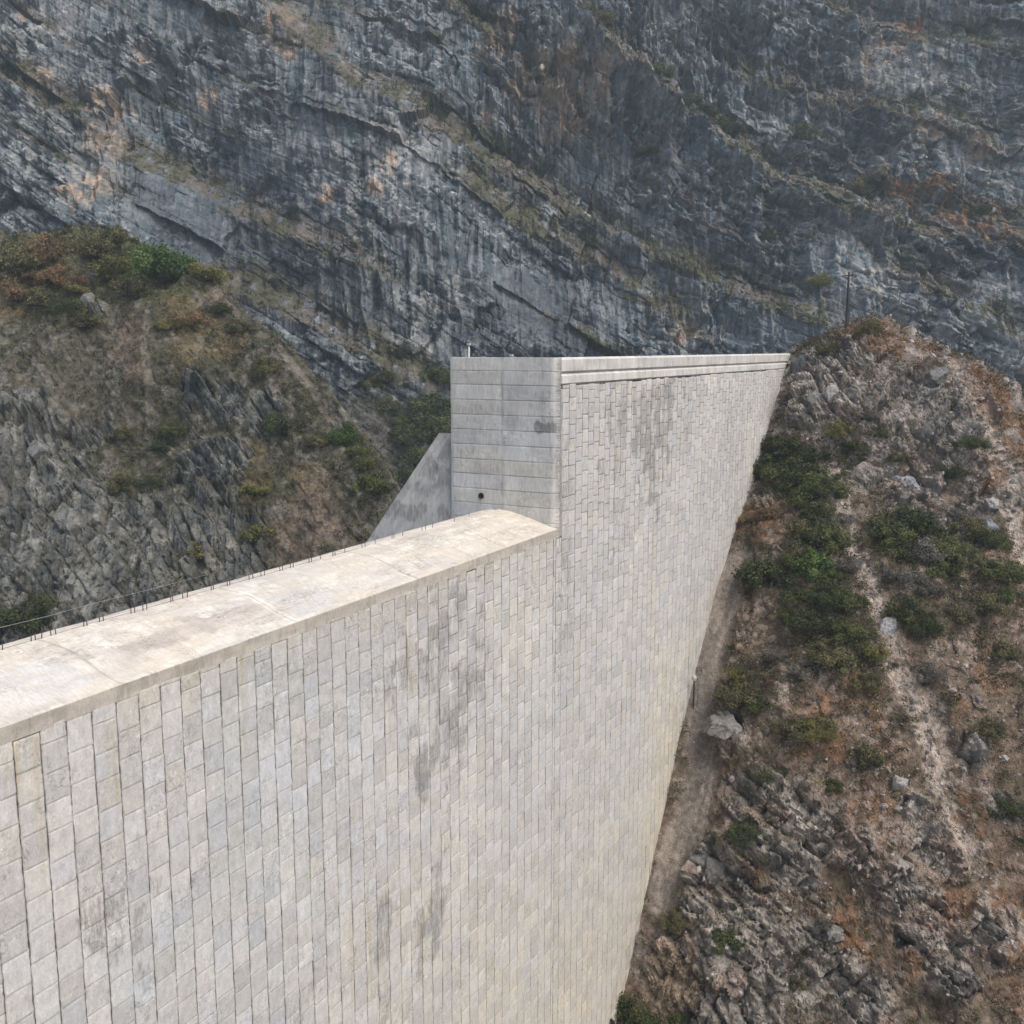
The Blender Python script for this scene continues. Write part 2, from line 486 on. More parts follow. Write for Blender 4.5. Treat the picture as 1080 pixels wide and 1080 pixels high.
    wu = u + (fbm(v / 16, u / 16, 41, 2) - 0.5) * 6 + (fbm(v / 1.5, u / 1.5, 42, 3) - 0.5) * 0.5; wv = v + (fbm(v / 16, u / 16, 43, 2) - 0.5) * 6 + (fbm(v / 1.5, u / 1.5, 44, 3) - 0.5) * 0.5
    e1 = -wv * math.cos(th) - wu * math.sin(th); e2 = -wv * math.sin(th) + wu * math.cos(th)
    sA, idA = slabs(e1, e2, 2.6, 1.7, 101, 0.22)
    sB, idB = slabs(e1 + 3, e2, 1.1, 0.7, 111, 0.16)
    sC, idC = slabs(e1, e2 + 2, 0.5, 0.26, 121)
    rr = 1.9 * sA + 0.8 * sB + 0.25 * sC + (fbm(v / 1.1, u / 1.1, 47, 4) - 0.5) * 0.8
    st1, id1 = stones(v / 0.55, u / 0.55, 200)
    st2, id2 = stones(v / 1.3, u / 1.3, 210)
    rub = ss(0.42, 0.62, fbm(v / 3, u / 3, 51, 3))
    gr = 0.16 * st1 * rub + 0.32 * st2 * (id2 > 0.72) + (fbm(v / 0.8, u / 0.8, 53, 4) - 0.5) * 0.5
    up = ss(-14, -4, z)
    sD, idD = slabs(e1 * 0.8, e2, 1.4, 0.9, 131, 0.2)
    d = lo * (1 - apron * 0.8) + rockall * (rr + 0.5) + (1 - rockall) * gr * (1 - apron * 0.75) + up * (0.5 * sD) * (1 - orange) - trail * 0.35 - apron * 0.9
    near = ss(1.8, -1.2, y) * ss(118, 112, x) * 0 + 1
    keep = ss(62, 66, x)                                     # calm far edges
    wallside = 1 - ss(-2.6, -0.2, y) * 0.75
    d = d * wallside * lerp(0.5, 1, keep)
    V = np.stack([x + nx * d, y + ny * d, z + nz * d + HZ], 1)
    # colour ------------------------------------------------------------
    n1 = fbm(v / 2.2, u / 2.2, 61, 5); n2 = fbm(v / 0.9, u / 0.9, 63, 4); n3 = fbm(v / 6, u / 6, 67, 3); n4 = fbm(v / 0.45, u / 0.45, 68, 3)
    c = np.tile(np.array([0.118, 0.090, 0.068]), (len(P), 1))
    c = mixc(c, (0.075, 0.068, 0.045), ss(0.46, 0.62, n1) * 0.8)
    c = mixc(c, (0.175, 0.14, 0.115), ss(0.52, 0.66, n2) * 0.65)
    c = mixc(c, (0.18, 0.145, 0.122), tan * 0.35)
    c = mixc(c, (0.20, 0.12, 0.072), tan * ss(0.48, 0.6, n1) * 0.7)
    gup = ss(-17, -7, z) * 0.85
    c = mixc(c, (0.135, 0.125, 0.118), gup)
    c = mixc(c, (0.25, 0.235, 0.225), gup * ss(0.52, 0.62, n2))
    c = mixc(c, (0.06, 0.062, 0.045), gup * ss(0.5, 0.6, fbm(v / 1.3, u / 1.3, 69, 4)) * 0.85)
    stc = ss(0.35, 0.6, st1) * rub * (id1 > 0.45)
    c = mixc(c, (0.26, 0.225, 0.20), stc * 0.6)
    rk = np.array([0.205, 0.197, 0.183])[None] * (0.55 + 0.9 * lerp(idA, idB, 0.5))[:, None]
    rk = mixc(rk, (0.27, 0.255, 0.235), ss(0.52, 0.62, n2) * 0.7)
    rk = mixc(rk, (0.185, 0.135, 0.11), ss(0.5, 0.62, n1) * 0.6)
    rk = mixc(rk, (0.06, 0.062, 0.065), ss(0.56, 0.66, fbm(v / 1.7, u / 2.6, 71, 4)) * 0.6)
    c = c + (rk - c) * rockall[:, None]
    c = mixc(c, (0.31, 0.275, 0.245), trail * 0.97 * ss(0.3, 0.55, n2))
    c = mixc(c, (0.165, 0.102, 0.064), orange * (0.55 + 0.45 * ss(0.4, 0.6, n2)) * ss(0.3, 0.5, n1))
    c = mixc(c, (0.160, 0.094, 0.056), rust * ss(0.45, 0.58, n2) * ss(0.38, 0.5, n1) * 0.9)
    strk = fbm(v / 0.5, u / 6, 73, 4)
    ap = np.array([0.142, 0.130, 0.118])[None] * (0.78 + 0.5 * strk)[:, None]
    ap = mixc(ap, (0.24, 0.215, 0.19), ss(0.55, 0.68, strk) * 0.7)
    c = c + (ap - c) * (apron * 0.95)[:, None]
    ds = np.array([0.24, 0.195, 0.15])[None] * (0.75 + 0.55 * fbm(v / 0.35, u / 4, 75, 3))[:, None]
    c = c + (ds - c) * (dusk * 0.9)[:, None]
    c = c * (0.8 + 0.4 * n4)[:, None] * np.array([1.26, 1.20, 1.13])[None]
    me = raw_mesh('hillside', V, grid_faces(*shp), c)
    o = link('hillside', me, M_hill); tag(o, kind='structure')
    SURF['R'] = dict(xs=xs, ys=ys, V=V.reshape(shp[0], shp[1], 3), rock=rockall.reshape(shp), trail=trail.reshape(shp), apron=apron.reshape(shp),
                     orange=np.maximum(orange, rust * 0.6).reshape(shp), up=gup.reshape(shp), tan=tan.reshape(shp), n=n1.reshape(shp))
build_R()

# ---- downstream spur -------------------------------------------------------
def build_L():
    aa = dense(-190, 26, -92, 2, 0.16, 2.0)
    bb = dense(60, 215, 112, 172, 0.14, 2.0)
    A, B = np.meshgrid(aa, bb, indexing='ij'); shp = A.shape
    a = A.ravel(); b = B.ravel(); z = hillL(a, b)
    P = np.stack([a, b, z], 1)
    j1 = (fbm(a / 2.4, z / 2.4, 5, 4) - 0.5) * 1.3; j2 = (fbm(a / 0.9, z / 0.9, 8, 3) - 0.5)
    def lm(pts, wpx, jit=0.6):
        pl = [pickL(x, y) for x, y in pts]; w = wpx * mpp(pl[len(pl) // 2])
        return 1 - ss(0.6, 1.25, d_poly(P, pl) / w + j1 * jit)
    def bm(lst, jit=0.7, soft=0.45):
        m = np.zeros(len(P))
        for x, y, r in lst:
            c = pickL(x, y); m = np.maximum(m, blob(P, c, r * 1.15 * mpp(c), j1 * jit + j2 * 0.4, soft))
        return m
    path = lm([(160, 330), (157, 370), (162, 410), (160, 430)], 4, 0.4)
    path = np.maximum(path, 0.9 * lm([(218, 300), (235, 312), (262, 345), (300, 378), (340, 430), (380, 480)], 5))
    path = np.maximum(path, 0.8 * lm([(330, 490), (365, 525), (395, 560)], 4))
    pink = bm([(140, 375, 20), (135, 350, 14), (230, 315, 12), (330, 540, 30), (320, 580, 26), (350, 560, 20), (300, 560, 16), (150, 400, 14)], 0.8)
    rock = bm([(30, 470, 34), (60, 500, 30), (30, 540, 34), (90, 560, 40), (120, 610, 44), (60, 620, 44), (170, 600, 40), (200, 560, 34),
               (230, 520, 30), (210, 490, 26), (240, 480, 22), (240, 430, 28), (270, 440, 24), (200, 640, 40), (250, 600, 26), (150, 540, 30), (20, 430, 24), (95, 455, 18),
               (40, 580, 30), (230, 570, 24), (95, 325, 10), (210, 420, 18), (0, 500, 30), (0, 600, 50), (260, 560, 20), (100, 520, 26), (150, 650, 50)], 0.8)
    rock = np.maximum(rock, 0.85 * ss(-13, -22, z) * ss(-38, -50, a))
    green = bm([(20, 270, 40), (70, 265, 30), (120, 262, 34), (110, 285, 30), (170, 290, 40), (60, 310, 24), (130, 500, 22), (200, 260, 20), (230, 300, 20)], 0.7)
    rustv = bm([(20, 300, 24), (50, 280, 22), (10, 320, 20), (210, 350, 22), (200, 380, 18), (190, 330, 16), (270, 520, 20), (265, 480, 14), (330, 510, 20), (240, 370, 20)], 0.8)
    # relief
    lo = (fbm(a / 16, z / 16, 31, 3) - 0.5) * 7 + (fbm(a / 6, z / 6, 33, 4) - 0.5) * 2.6
    th = math.radians(40)
    wa = a + (fbm(a / 25, z / 25, 41, 2) - 0.5) * 9 + (fbm(a / 2.5, z / 2.5, 42, 3) - 0.5) * 0.8; wz = z + (fbm(a / 25, z / 25, 43, 2) - 0.5) * 9 + (fbm(a / 2.5, z / 2.5, 44, 3) - 0.5) * 0.8
    e1 = wa * math.cos(th) - wz * math.sin(th); e2 = wa * math.sin(th) + wz * math.cos(th)
    sA, idA = slabs(e1, e2, 5, 1.6, 301, 0.25)
    sB, idB = slabs(e1 + 3, e2, 1.8, 0.65, 311, 0.15)
    steep = ss(-24, -36, a - z * 0.0) * ss(-12, -22, z)
    f1, idF = slabs(wz, wa, 4.5, 1.9, 331, 0.2)
    f2, idG = slabs(wz, wa, 1.5, 0.8, 341, 0.1)
    rr = lerp(2.4 * sA + 1.2 * sB, 1.5 * f1 + 0.8 * f2 + 1.6 * sA, steep) + (fbm(a / 1.4, z / 1.4, 47, 5) - 0.5) * 1.1
    st1, id1 = stones(a / 0.8, z / 0.8, 350)
    gr = 0.3 * st1 * (id1 > 0.5) + (fbm(a / 1.2, z / 1.2, 53, 4) - 0.5) * 1.0 + 0.35 * sB
    d = lo + rock * (rr + 0.6) + (1 - rock) * gr - path * 0.3
    nx, ny, nz = 0.0, -0.78, 0.62
    ym = ss(205, 190, b) * ss(70, 95, b)
    d = d * ym
    X, Y = c2w(a, b + ny * d)
    V = np.stack([X, Y, z + nz * d + HZ], 1)
    n1 = fbm(a / 3, z / 3, 61, 5); n2 = fbm(a / 1.2, z / 1.2, 63, 4); n4 = fbm(a / 0.5, z / 0.5, 68, 3)
    c = np.tile(np.array([0.080, 0.073, 0.055]), (len(P), 1))
    c = mixc(c, (0.058, 0.058, 0.038), ss(0.44, 0.6, n1) * 0.8)
    c = mixc(c, (0.16, 0.15, 0.135), ss(0.54, 0.66, n2) * 0.65)
    c = mixc(c, (0.13, 0.10, 0.055), rustv * 0.6)
    c = mixc(c, (0.085, 0.088, 0.038), green * 0.7)
    c = mixc(c, (0.16, 0.118, 0.095), pink * 0.55)
    rid = lerp(lerp(idA, idB, 0.5), lerp(idF, idG, 0.5), steep)
    rk = np.array([0.135, 0.138, 0.136])[None] * (0.55 + 0.9 * rid)[:, None]
    rk = mixc(rk, (0.22, 0.21, 0.195), ss(0.54, 0.64, n2) * 0.75)
    rk = mixc(rk, (0.055, 0.058, 0.06), ss(0.52, 0.64, fbm(a / 1.6, z / 5, 71, 4)) * 0.6)
    rk = mixc(rk, (0.07, 0.066, 0.045), ss(0.58, 0.66, n1) * 0.5)
    c = c + (rk - c) * rock[:, None]
    c = mixc(c, (0.18, 0.16, 0.14), path * 0.6)
    c = c * (0.8 + 0.4 * n4)[:, None] * np.array([1.17, 1.18, 1.11])[None]
    me = raw_mesh('rocky_spur', V, grid_faces(*shp), c)
    o = link('hill', me, M_hill); tag(o, kind='structure')
    SURF['L'] = dict(aa=aa, bb=bb, V=V.reshape(shp[0], shp[1], 3), rock=rock.reshape(shp), green=green.reshape(shp), rust=rustv.reshape(shp), pink=pink.reshape(shp), path=path.reshape(shp), n=n1.reshape(shp))
build_L()

# ---- far mountain wall -----------------------------------------------------
LEDGES = [  # photo polylines of the large vegetated ledges, (width of the ledge in metres)
    ([(560, -60), (615, 15), (665, 70), (740, 120), (800, 165), (850, 205), (930, 235), (1010, 245), (1080, 262), (1140, 270)], 9.0),
    ([(225, -60), (300, 20), (380, 95), (450, 125), (520, 165), (600, 215), (680, 262), (750, 300), (830, 335), (900, 360)], 6.0),
    ([(-40, 60), (60, 110), (130, 165), (210, 205), (330, 262), (420, 300)], 2.5),
    ([(440, -40), (520, 40), (600, 95), (640, 150)], 2.5),
    ([(470, 180), (560, 232), (640, 280), (700, 330), (740, 360)], 3.5),
    ([(780, 60), (860, 95), (950, 115), (1010, 122), (1090, 150)], 4.0),
    ([(860, -20), (930, 25), (1000, 30), (1090, 55)], 4.0),
    ([(930, 290), (990, 310), (1040, 340), (1100, 372)], 2.5),
    ([(150, 345), (230, 300), (310, 330), (400, 385), (480, 430)], 3.0),
]
def build_C():
    aa = dense(-260, 300, -142, 150, 0.27, 4.0)
    zz = dense(-64, 190, -44, 112, 0.26, 2.0)
    A, Z = np.meshgrid(aa, zz, indexing='ij'); shp = A.shape
    a = A.ravel(); z = Z.ravel(); b = farC(a, z)
    P = np.stack([a, b, z], 1)
    j1 = (fbm(a / 5, z / 5, 5, 4) - 0.5) * 1.3; j2 = (fbm(a / 2, z / 2, 8, 3) - 0.5)
    def bm(lst, jit=0.7, soft=0.45):
        m = np.zeros(len(P))
        for x, y, r, *f in lst:
            c = pickC(x, y); m = np.maximum(m, (f[0] if f else 1) * blob(P, c, r * 1.1 * mpp(c), j1 * jit + j2 * 0.5, soft))
        return m
    dep = np.zeros(len(P)); led = np.zeros(len(P))
    for pts, w in LEDGES:
        pl = np.array([pickC(x, y) for x, y in pts])
        o = np.argsort(pl[:, 0]); la, lz = pl[o, 0], pl[o, 2]
        zl = np.interp(a, la, lz) + (fbm(a / 7, z / 30, int(w * 10), 4) - 0.5) * 5
        endf = ss(la[0] - 6, la[0] + 10, a) * ss(la[-1] + 6, la[-1] - 10, a)
        hgt = 3.0 + w * 0.7
        up = ss(-0.5, hgt, z - zl)
        fall = 1 - ss(hgt, hgt + 55, z - zl)             # the mountain comes forward again above the ledge
        dep += 1.5 * w * up * fall * endf
        bulge = (1 - ss(0, 9, zl - z)) * (z < zl) * 0.35 * w
        dep -= bulge * endf
        led = np.maximum(led, endf * ss(-2.5, 0.5, z - zl) * (1 - ss(hgt * 0.8, hgt * 1.6 + 2, z - zl)))
    th0 = math.radians(31)
    wa = a + (fbm(a / 90, z / 90, 41, 1) - 0.5) * 12 + (fbm(a / 5, z / 5, 42, 3) - 0.5) * 1.1; wz = z + (fbm(a / 90, z / 90, 43, 1) - 0.5) * 14 + (fbm(a / 5, z / 5, 44, 3) - 0.5) * 1.1
    e1 = wa * math.cos(th0) - wz * math.sin(th0); e2 = wa * math.sin(th0) + wz * math.cos(th0)
    e1b = e1 + (fbm(a / 9, z / 9, 48, 3) - 0.5) * 7; e2b = e2 + (fbm(a / 7, z / 7, 49, 3) - 0.5) * 1.6
    sA, idA = slabs(e1b, e2b, 34, 13, 401, 0.0)
    k2 = e2b / 13; fr2 = k2 - np.floor(k2)
    sB, idB = slabs(e1 + 3, e2, 11.0, 3.0, 411, 0.20)
    sC, idC = slabs(e1 - 3, e2 + 1, 4.0, 1.0, 421, 0.12)
    def ridg(x, y, sd): return 1 - np.abs(2 * fbm(x, y, sd, 4) - 1) * 2.2
    vA = ridg(wa / 5.0, wz / 22, 431) - 0.6; vB = ridg(wa / 1.7, wz / 9, 441) - 0.6
    idV = fbm(wa / 2.5, wz / 12, 445, 3); idW = fbm(wa / 1.1, wz / 6, 446, 3)
    roughm = ss(0.44, 0.60, fbm(a / 16, z / 12, 447, 4))
    right = ss(20, 80, a)
    smooth = bm([(190, 220, 70), (260, 180, 60), (330, 210, 60), (420, 200, 46), (500, 300, 40), (560, 330, 40), (520, 220, 30), (960, 60, 40)], 0.5)
    flute = bm([(620, 70, 60), (660, 40, 50), (560, 40, 60), (90, 130, 50), (100, 180, 40), (400, 200, 50), (430, 260, 70), (380, 300, 70), (730, 320, 50), (540, 110, 50), (480, 250, 60), (700, 20, 50), (750, 60, 50)], 0.7)
    lo = (fbm(a / 40, z / 40, 31, 2) - 0.5) * 9 + (fbm(a / 14, z / 14, 33, 4) - 0.5) * 5.0
    fine = (fbm(a / 3.2, z / 3.2, 47, 5) - 0.5)
    rel = 4.6 * sA + (2.6 * sB + 1.0 * sC) * lerp(0.40, 1.0, roughm) * lerp(1.0, 0.45, smooth) + (2.4 * vA + 1.0 * vB) * lerp(0.65, 1.3, flute) * lerp(1, 0.5, smooth) + fine * lerp(0.9, 3.2, roughm)
    scree = 1 - ss(-20, -6, z + (fbm(a / 12, z / 12, 35, 3) - 0.5) * 14)
    rel = lerp(rel, fine * 3.2 + 0.9 * sC, scree * 0.8)
    dd = (b * 0) - lo - rel                         # towards the viewer when relief is positive
    edge = ss(-64, -50, z) * ss(190, 150, z) * ss(-260, -190, a) * ss(300, 220, a)
    bd = b + dep + dd * lerp(0.4, 1, edge)
    zd = z + rel * 0.25
    X, Y = c2w(a, bd)
    V = np.stack([X, Y, zd + HZ], 1)
    # colour
    D = (b + dep).reshape(shp)
    slope = np.gradient(D, axis=1) / np.gradient(zz)[None, :]          # depth gained per metre of height
    Dr = bd.reshape(shp); sl2 = np.gradient(Dr, axis=1) / np.gradient(zz)[None, :]
    flat = ss(1.2, 3.2, sl2.ravel())
    n1 = fbm(a / 7, z / 7, 61, 5); n2 = fbm(a / 2.2, z / 2.2, 63, 5); n3 = fbm(a / 30, z / 30, 64, 4); n4 = fbm(a / 0.8, z / 0.8, 68, 3)
    st = fbm(a / 1.1, z / 16, 71, 4); st2 = fbm(a / 0.6, z / 7, 72, 4); st3 = fbm(a / 3.5, z / 30, 76, 3)
    rid = lerp(lerp(idA, idB, 0.5), lerp(idV, idW, 0.5), flute * 0.6)
    c = np.array([0.098, 0.126, 0.143])[None] * (0.72 + 0.45 * rid)[:, None] * (0.85 + 0.35 * idA)[:, None]
    c = mixc(c, (0.175, 0.195, 0.21), ss(0.47, 0.62, n1) * 0.6)
    c = mixc(c, (0.062, 0.072, 0.088), ss(0.5, 0.64, st3) * 0.5)
    c = mixc(c, (0.235, 0.255, 0.27), ss(0.54, 0.66, st) * 0.6)
    c = mixc(c, (0.27, 0.27, 0.265), ss(0.63, 0.74, st2) * ss(0.42, 0.55, n3) * 0.7)
    c = mixc(c, (0.33, 0.34, 0.345), ss(0.60, 0.70, fbm(a / 1.0, z / 0.8, 78, 4)) * (0.25 + 0.6 * roughm))
    c = mixc(c, (0.05, 0.06, 0.072), ss(0.60, 0.70, fbm(a / 1.3, z / 2.0, 80, 4)) * (0.3 + 0.5 * roughm))
    light = bm([(620, 90, 50), (600, 50, 40), (100, 110, 30), (90, 180, 34), (420, 150, 34), (400, 180, 40), (375, 240, 24), (960, 60, 50), (1010, 110, 60), (1040, 190, 60),
                (1000, 290, 60), (960, 340, 60), (1050, 350, 50), (900, 240, 40), (20, 40, 60), (30, 130, 40), (860, 130, 50), (980, 170, 50), (720, 340, 40), (480, 320, 30), (440, 340, 40), (920, 290, 50), (260, 20, 40), (730, 20, 40)], 0.8)
    c = mixc(c, (0.215, 0.22, 0.22), light * ss(0.42, 0.56, n2) * 0.75)
    c = mixc(c, (0.36, 0.355, 0.34), light * ss(0.56, 0.66, fbm(a / 1.5, z / 1.1, 79, 4)) * 0.75)
    c = mixc(c, (0.062, 0.073, 0.092), bm([(570, 330, 60), (260, 200, 60), (200, 260, 50), (300, 250, 60), (520, 350, 50), (780, 20, 30), (850, 70, 30), (930, 130, 30), (160, 200, 24), (900, 160, 30), (1030, 260, 34), (650, 240, 30), (760, 250, 40)], 0.8) * 0.6)
    om = bm([(x_, y_, r_ * 1.35) for x_, y_, r_ in [(108, 110, 12), (105, 145, 9), (98, 190, 10), (22, 70, 10), (14, 62, 7), (24, 12, 8), (212, 98, 7), (338, 205, 7), (392, 198, 7), (296, 15, 14), (305, 40, 10),
             (520, 40, 14), (530, 20, 12), (575, 90, 26), (600, 110, 20), (635, 85, 16), (590, 60, 16), (725, 352, 11), (720, 340, 8), (516, 110, 7), (945, 40, 16), (1000, 125, 12), (1050, 150, 12), (640, 70, 12), (80, 200, 10), (412, 170, 7), (40, 80, 9), (150, 60, 8)]], 0.9)
    omb = bm([(600, 90, 44), (575, 75, 30), (632, 85, 26), (610, 120, 26), (100, 150, 18), (104, 190, 14), (725, 350, 12)], 0.8)
    c = mixc(c, (0.34, 0.30, 0.255), omb * ss(0.36, 0.54, st2) * 0.85)
    c = mixc(c, (0.43, 0.31, 0.225), om * ss(0.42, 0.58, 0.5 * st2 + 0.5 * n2) * 0.9)
    c = mixc(c, (0.36, 0.30, 0.25), om * ss(0.5, 0.6, n4) * 0.5)
    bandv = np.maximum(1 - ss(0.0, 0.22, fr2), ss(0.93, 1.0, fr2)) * ss(0.47, 0.56, fbm(a / 18, z / 9, 83, 4)) * (1 - smooth * 0.7)
    led = np.maximum(led, bandv * 0.9)
    ledc = led * ss(0.30, 0.46, n2)
    c = mixc(c, (0.130, 0.110, 0.088), ledc * 0.8)
    c = mixc(c, (0.078, 0.080, 0.045), np.clip(flat * 0.6 + ledc, 0, 1) * ss(0.46, 0.56, n1) * 0.8)
    rocky = bm([(930, 210, 50), (1010, 215, 50), (1060, 240, 30), (960, 20, 60), (860, 230, 30), (700, 170, 40), (760, 200, 40)], 0.8)
    c = mixc(c, (0.165, 0.14, 0.12), rocky * ss(0.45, 0.58, n2) * 0.5)
    og = bm([(1060, 235, 24), (1000, 200, 20), (960, 195, 22), (1040, 215, 18), (985, 15, 14)], 0.9)
    c = mixc(c, (0.20, 0.105, 0.06), og * ss(0.45, 0.6, n2) * 0.8)
    sc = np.array([0.078, 0.070, 0.056])[None] * (0.6 + 0.9 * n2)[:, None]
    sc = mixc(sc, (0.17, 0.16, 0.15), ss(0.55, 0.66, fbm(a / 1.6, z / 1.6, 81, 4)) * 0.7)
    c = c + (sc - c) * (scree * 0.85)[:, None]
    c = c * (0.8 + 0.4 * n4)[:, None]
    me = raw_mesh('mountain', V, grid_faces(*shp), c)
    o = link('mountain', me, M_cliff); tag(o, kind='structure')
    SURF['C'] = dict(aa=aa, zz=zz, V=V.reshape(shp[0], shp[1], 3), led=led.reshape(shp), flat=flat.reshape(shp), scree=scree.reshape(shp), n=n1.reshape(shp), rocky=rocky.reshape(shp))
build_C()

def floor_mesh():
    n = 90
    g = np.sign(np.linspace(-1, 1, n)) * np.abs(np.linspace(-1, 1, n)) ** 2 * 1400
    X, Y = np.meshgrid(g, g, indexing='ij'); x = X.ravel(); y = Y.ravel()
    z = (fbm(x / 12, y / 12, 501, 4) - 0.5) * 2.2 + 0.3
    c = np.array([0.17, 0.15, 0.125])[None] * (0.6 + 0.8 * fbm(x / 9, y / 9, 503, 5))[:, None]
    o = link('ground', raw_mesh('ground', np.stack([x, y, z], 1), grid_faces(n, n), c), M_hill); tag(o, kind='structure')
floor_mesh()

# ------------------------------------------------------------------ surface lookup
def near(sname, u, v):
    S = SURF[sname]
    A, B = (S['xs'], S['ys']) if sname == 'R' else (S['aa'], S['bb']) if sname == 'L' else (S['aa'], S['zz'])
    i = np.clip(np.searchsorted(A, u), 0, len(A) - 1); j = np.clip(np.searchsorted(B, v), 0, len(B) - 1)
    return S['V'][i, j], i, j

def ground_at(sname, px, py):
    p = {'R': pickR, 'L': pickL, 'C': pickC}[sname](px, py)
    uv = (p[0], p[1]) if sname in 'RL' else (p[0], p[2])
    P, i, j = near(sname, *uv)
    cen = np.array([0, -OFF, 0]) if sname == 'R' else np.zeros(3)
    return np.array(P), mpp(p - cen)

# ------------------------------------------------------------------ DAM
dam = empty('dam', (X1, 4, 0))
tag(dam, 'high pale block-faced concrete dam with a lower rounded spillway crest, standing across the gorge', 'dam')
def W(x, y, z): return (x - X1, y - 4, z + HZ)     # eye-relative -> dam local
def conv(V):
    V = np.array(V, float); V[:, 0] -= X1; V[:, 1] -= 4; V[:, 2] += HZ
    return V

def stain(s, z):
    """grime and mineral marks of the upstream face, with warm and cool zones: returns multiplier rgb"""
    a = fbm(s / 9, z / 9, 601, 4); b = fbm(s / 0.4, z / 2.6, 603, 4); cc = fbm(s / 1.3, z / 1.8, 605, 4); bk = hsh(np.floor(s - 0.68), np.floor(z / 0.95), 606)
    warm = np.clip(ss(-14, -50, z) * 1.0 + ss(60, 110, s) * 0.15 + (a - 0.5) * 1.2 - 0.12, 0, 1)  # tint grows warmer towards the bottom and the far end
    cool = ss(0.48, 0.62, fbm(s / 6, z / 8, 607, 4)) * ss(48, 22, s) * 0.9
    m = np.ones((len(s), 3)) * (0.97 + 0.12 * (a - 0.5))[:, None]
    m *= (1 + warm[:, None] * np.array([0.035, -0.02, -0.14])[None])
    m *= (1 + cool[:, None] * np.array([-0.05, -0.015, 0.012])[None])
    g = np.zeros(len(s))
    def spot(px, py, rs, rz, k):
        r = ray(px, py); wx, wy = DX * r[0] + DY * r[1], -DY * r[0] + DX * r[1]
        t = OFF / wy; S0, Z0 = wx * t, r[2] * t
        nonlocal g
        dz = z - Z0; d = np.sqrt(((s - S0) / (rs * 1.15)) ** 2 + (dz / np.where(dz < 0, rz * 2.4, rz * 1.3)) ** 2) + (cc - 0.5) * 1.8 + (b - 0.5) * 1.2 + (bk - 0.5) * 0.7
        g = np.maximum(g, k * (1 - ss(0.1, 1.25, d)))
    for q in [(470, 690, 4.5, 4.0, 0.75), (478, 725, 3, 2.5, 0.6), (500, 665, 2.5, 2, 0.5), (448, 798, 1.2, 2.2, 0.85), (455, 950, 2.6, 2.0, 0.8), (425, 975, 2.4, 1.6, 0.5), (405, 995, 1.6, 2, 0.75),
              (690, 435, 7, 3.8, 0.8), (655, 440, 3.5, 4.5, 0.7), (725, 430, 4, 3, 0.55), (745, 450, 4, 5, 0.4), (770, 470, 5, 6, 0.5), (640, 400, 4, 1.6, 0.55), (600, 440, 1.3, 4, 0.55), (597, 520, 1.5, 7, 0.6), (590, 640, 1.6, 4, 0.4),
              (550, 585, 2.5, 2.2, 0.45), (125, 955, 1.4, 1.2, 0.75), (150, 990, 1.4, 1.0, 0.55), (165, 905, 1.0, 0.9, 0.4), (320, 1060, 1.6, 1.2, 0.6), (50, 745, 2, .7, 0.35), (320, 590, 2, 1, 0.3), (595, 950, 2.5, 2.5, 0.35),
              (440, 720, 2, 4, 0.3), (380, 950, 3, 3, 0.25), (545, 760, 3, 4, 0.25), (830, 430, 2, 2, 0.3), (420, 620, 4, 1.5, 0.25)]:
        spot(*q[:4], q[4])
    g = np.maximum(g, ss(0.55, 0.70, b) * ss(0.40, 0.60, a) * 0.40); g = np.maximum(g, ss(-24, -12, z) * (s < X1) * ss(0.46, 0.62, fbm(s / 0.5, z / 9, 619, 3)) * 0.42); g = np.maximum(g, ss(-12, -2.4, z) * (s > X1) * ss(0.46, 0.62, fbm(s / 0.6, z / 6, 620, 3)) * 0.38); g = np.maximum(g, 0.34 * (bk > 0.86)); g = np.maximum(g, 0.16)
    band = ss(-14.5, -11.6, z) * (s < X1) * (0.4 + 0.6 * ss(0.4, 0.6, cc))
    m = m * (1 + band[:, None] * np.array([-0.06, -0.10, -0.17])[None])
    wh = ss(0.66, 0.76, fbm(s / 0.5, z / 0.9, 611, 3)) * ss(0.5, 0.6, a)
    m = m + wh[:, None] * 0.14
    # rust-brown seep lines
    sp = ss(0.74, 0.80, fbm(s / 0.25, z / 14, 613, 3)) * ss(0.52, 0.62, fbm(s / 8, z / 8, 615, 3))
    m = m * (1 + sp[:, None] * np.array([-0.06, -0.12, -0.26])[None])
    return m, g

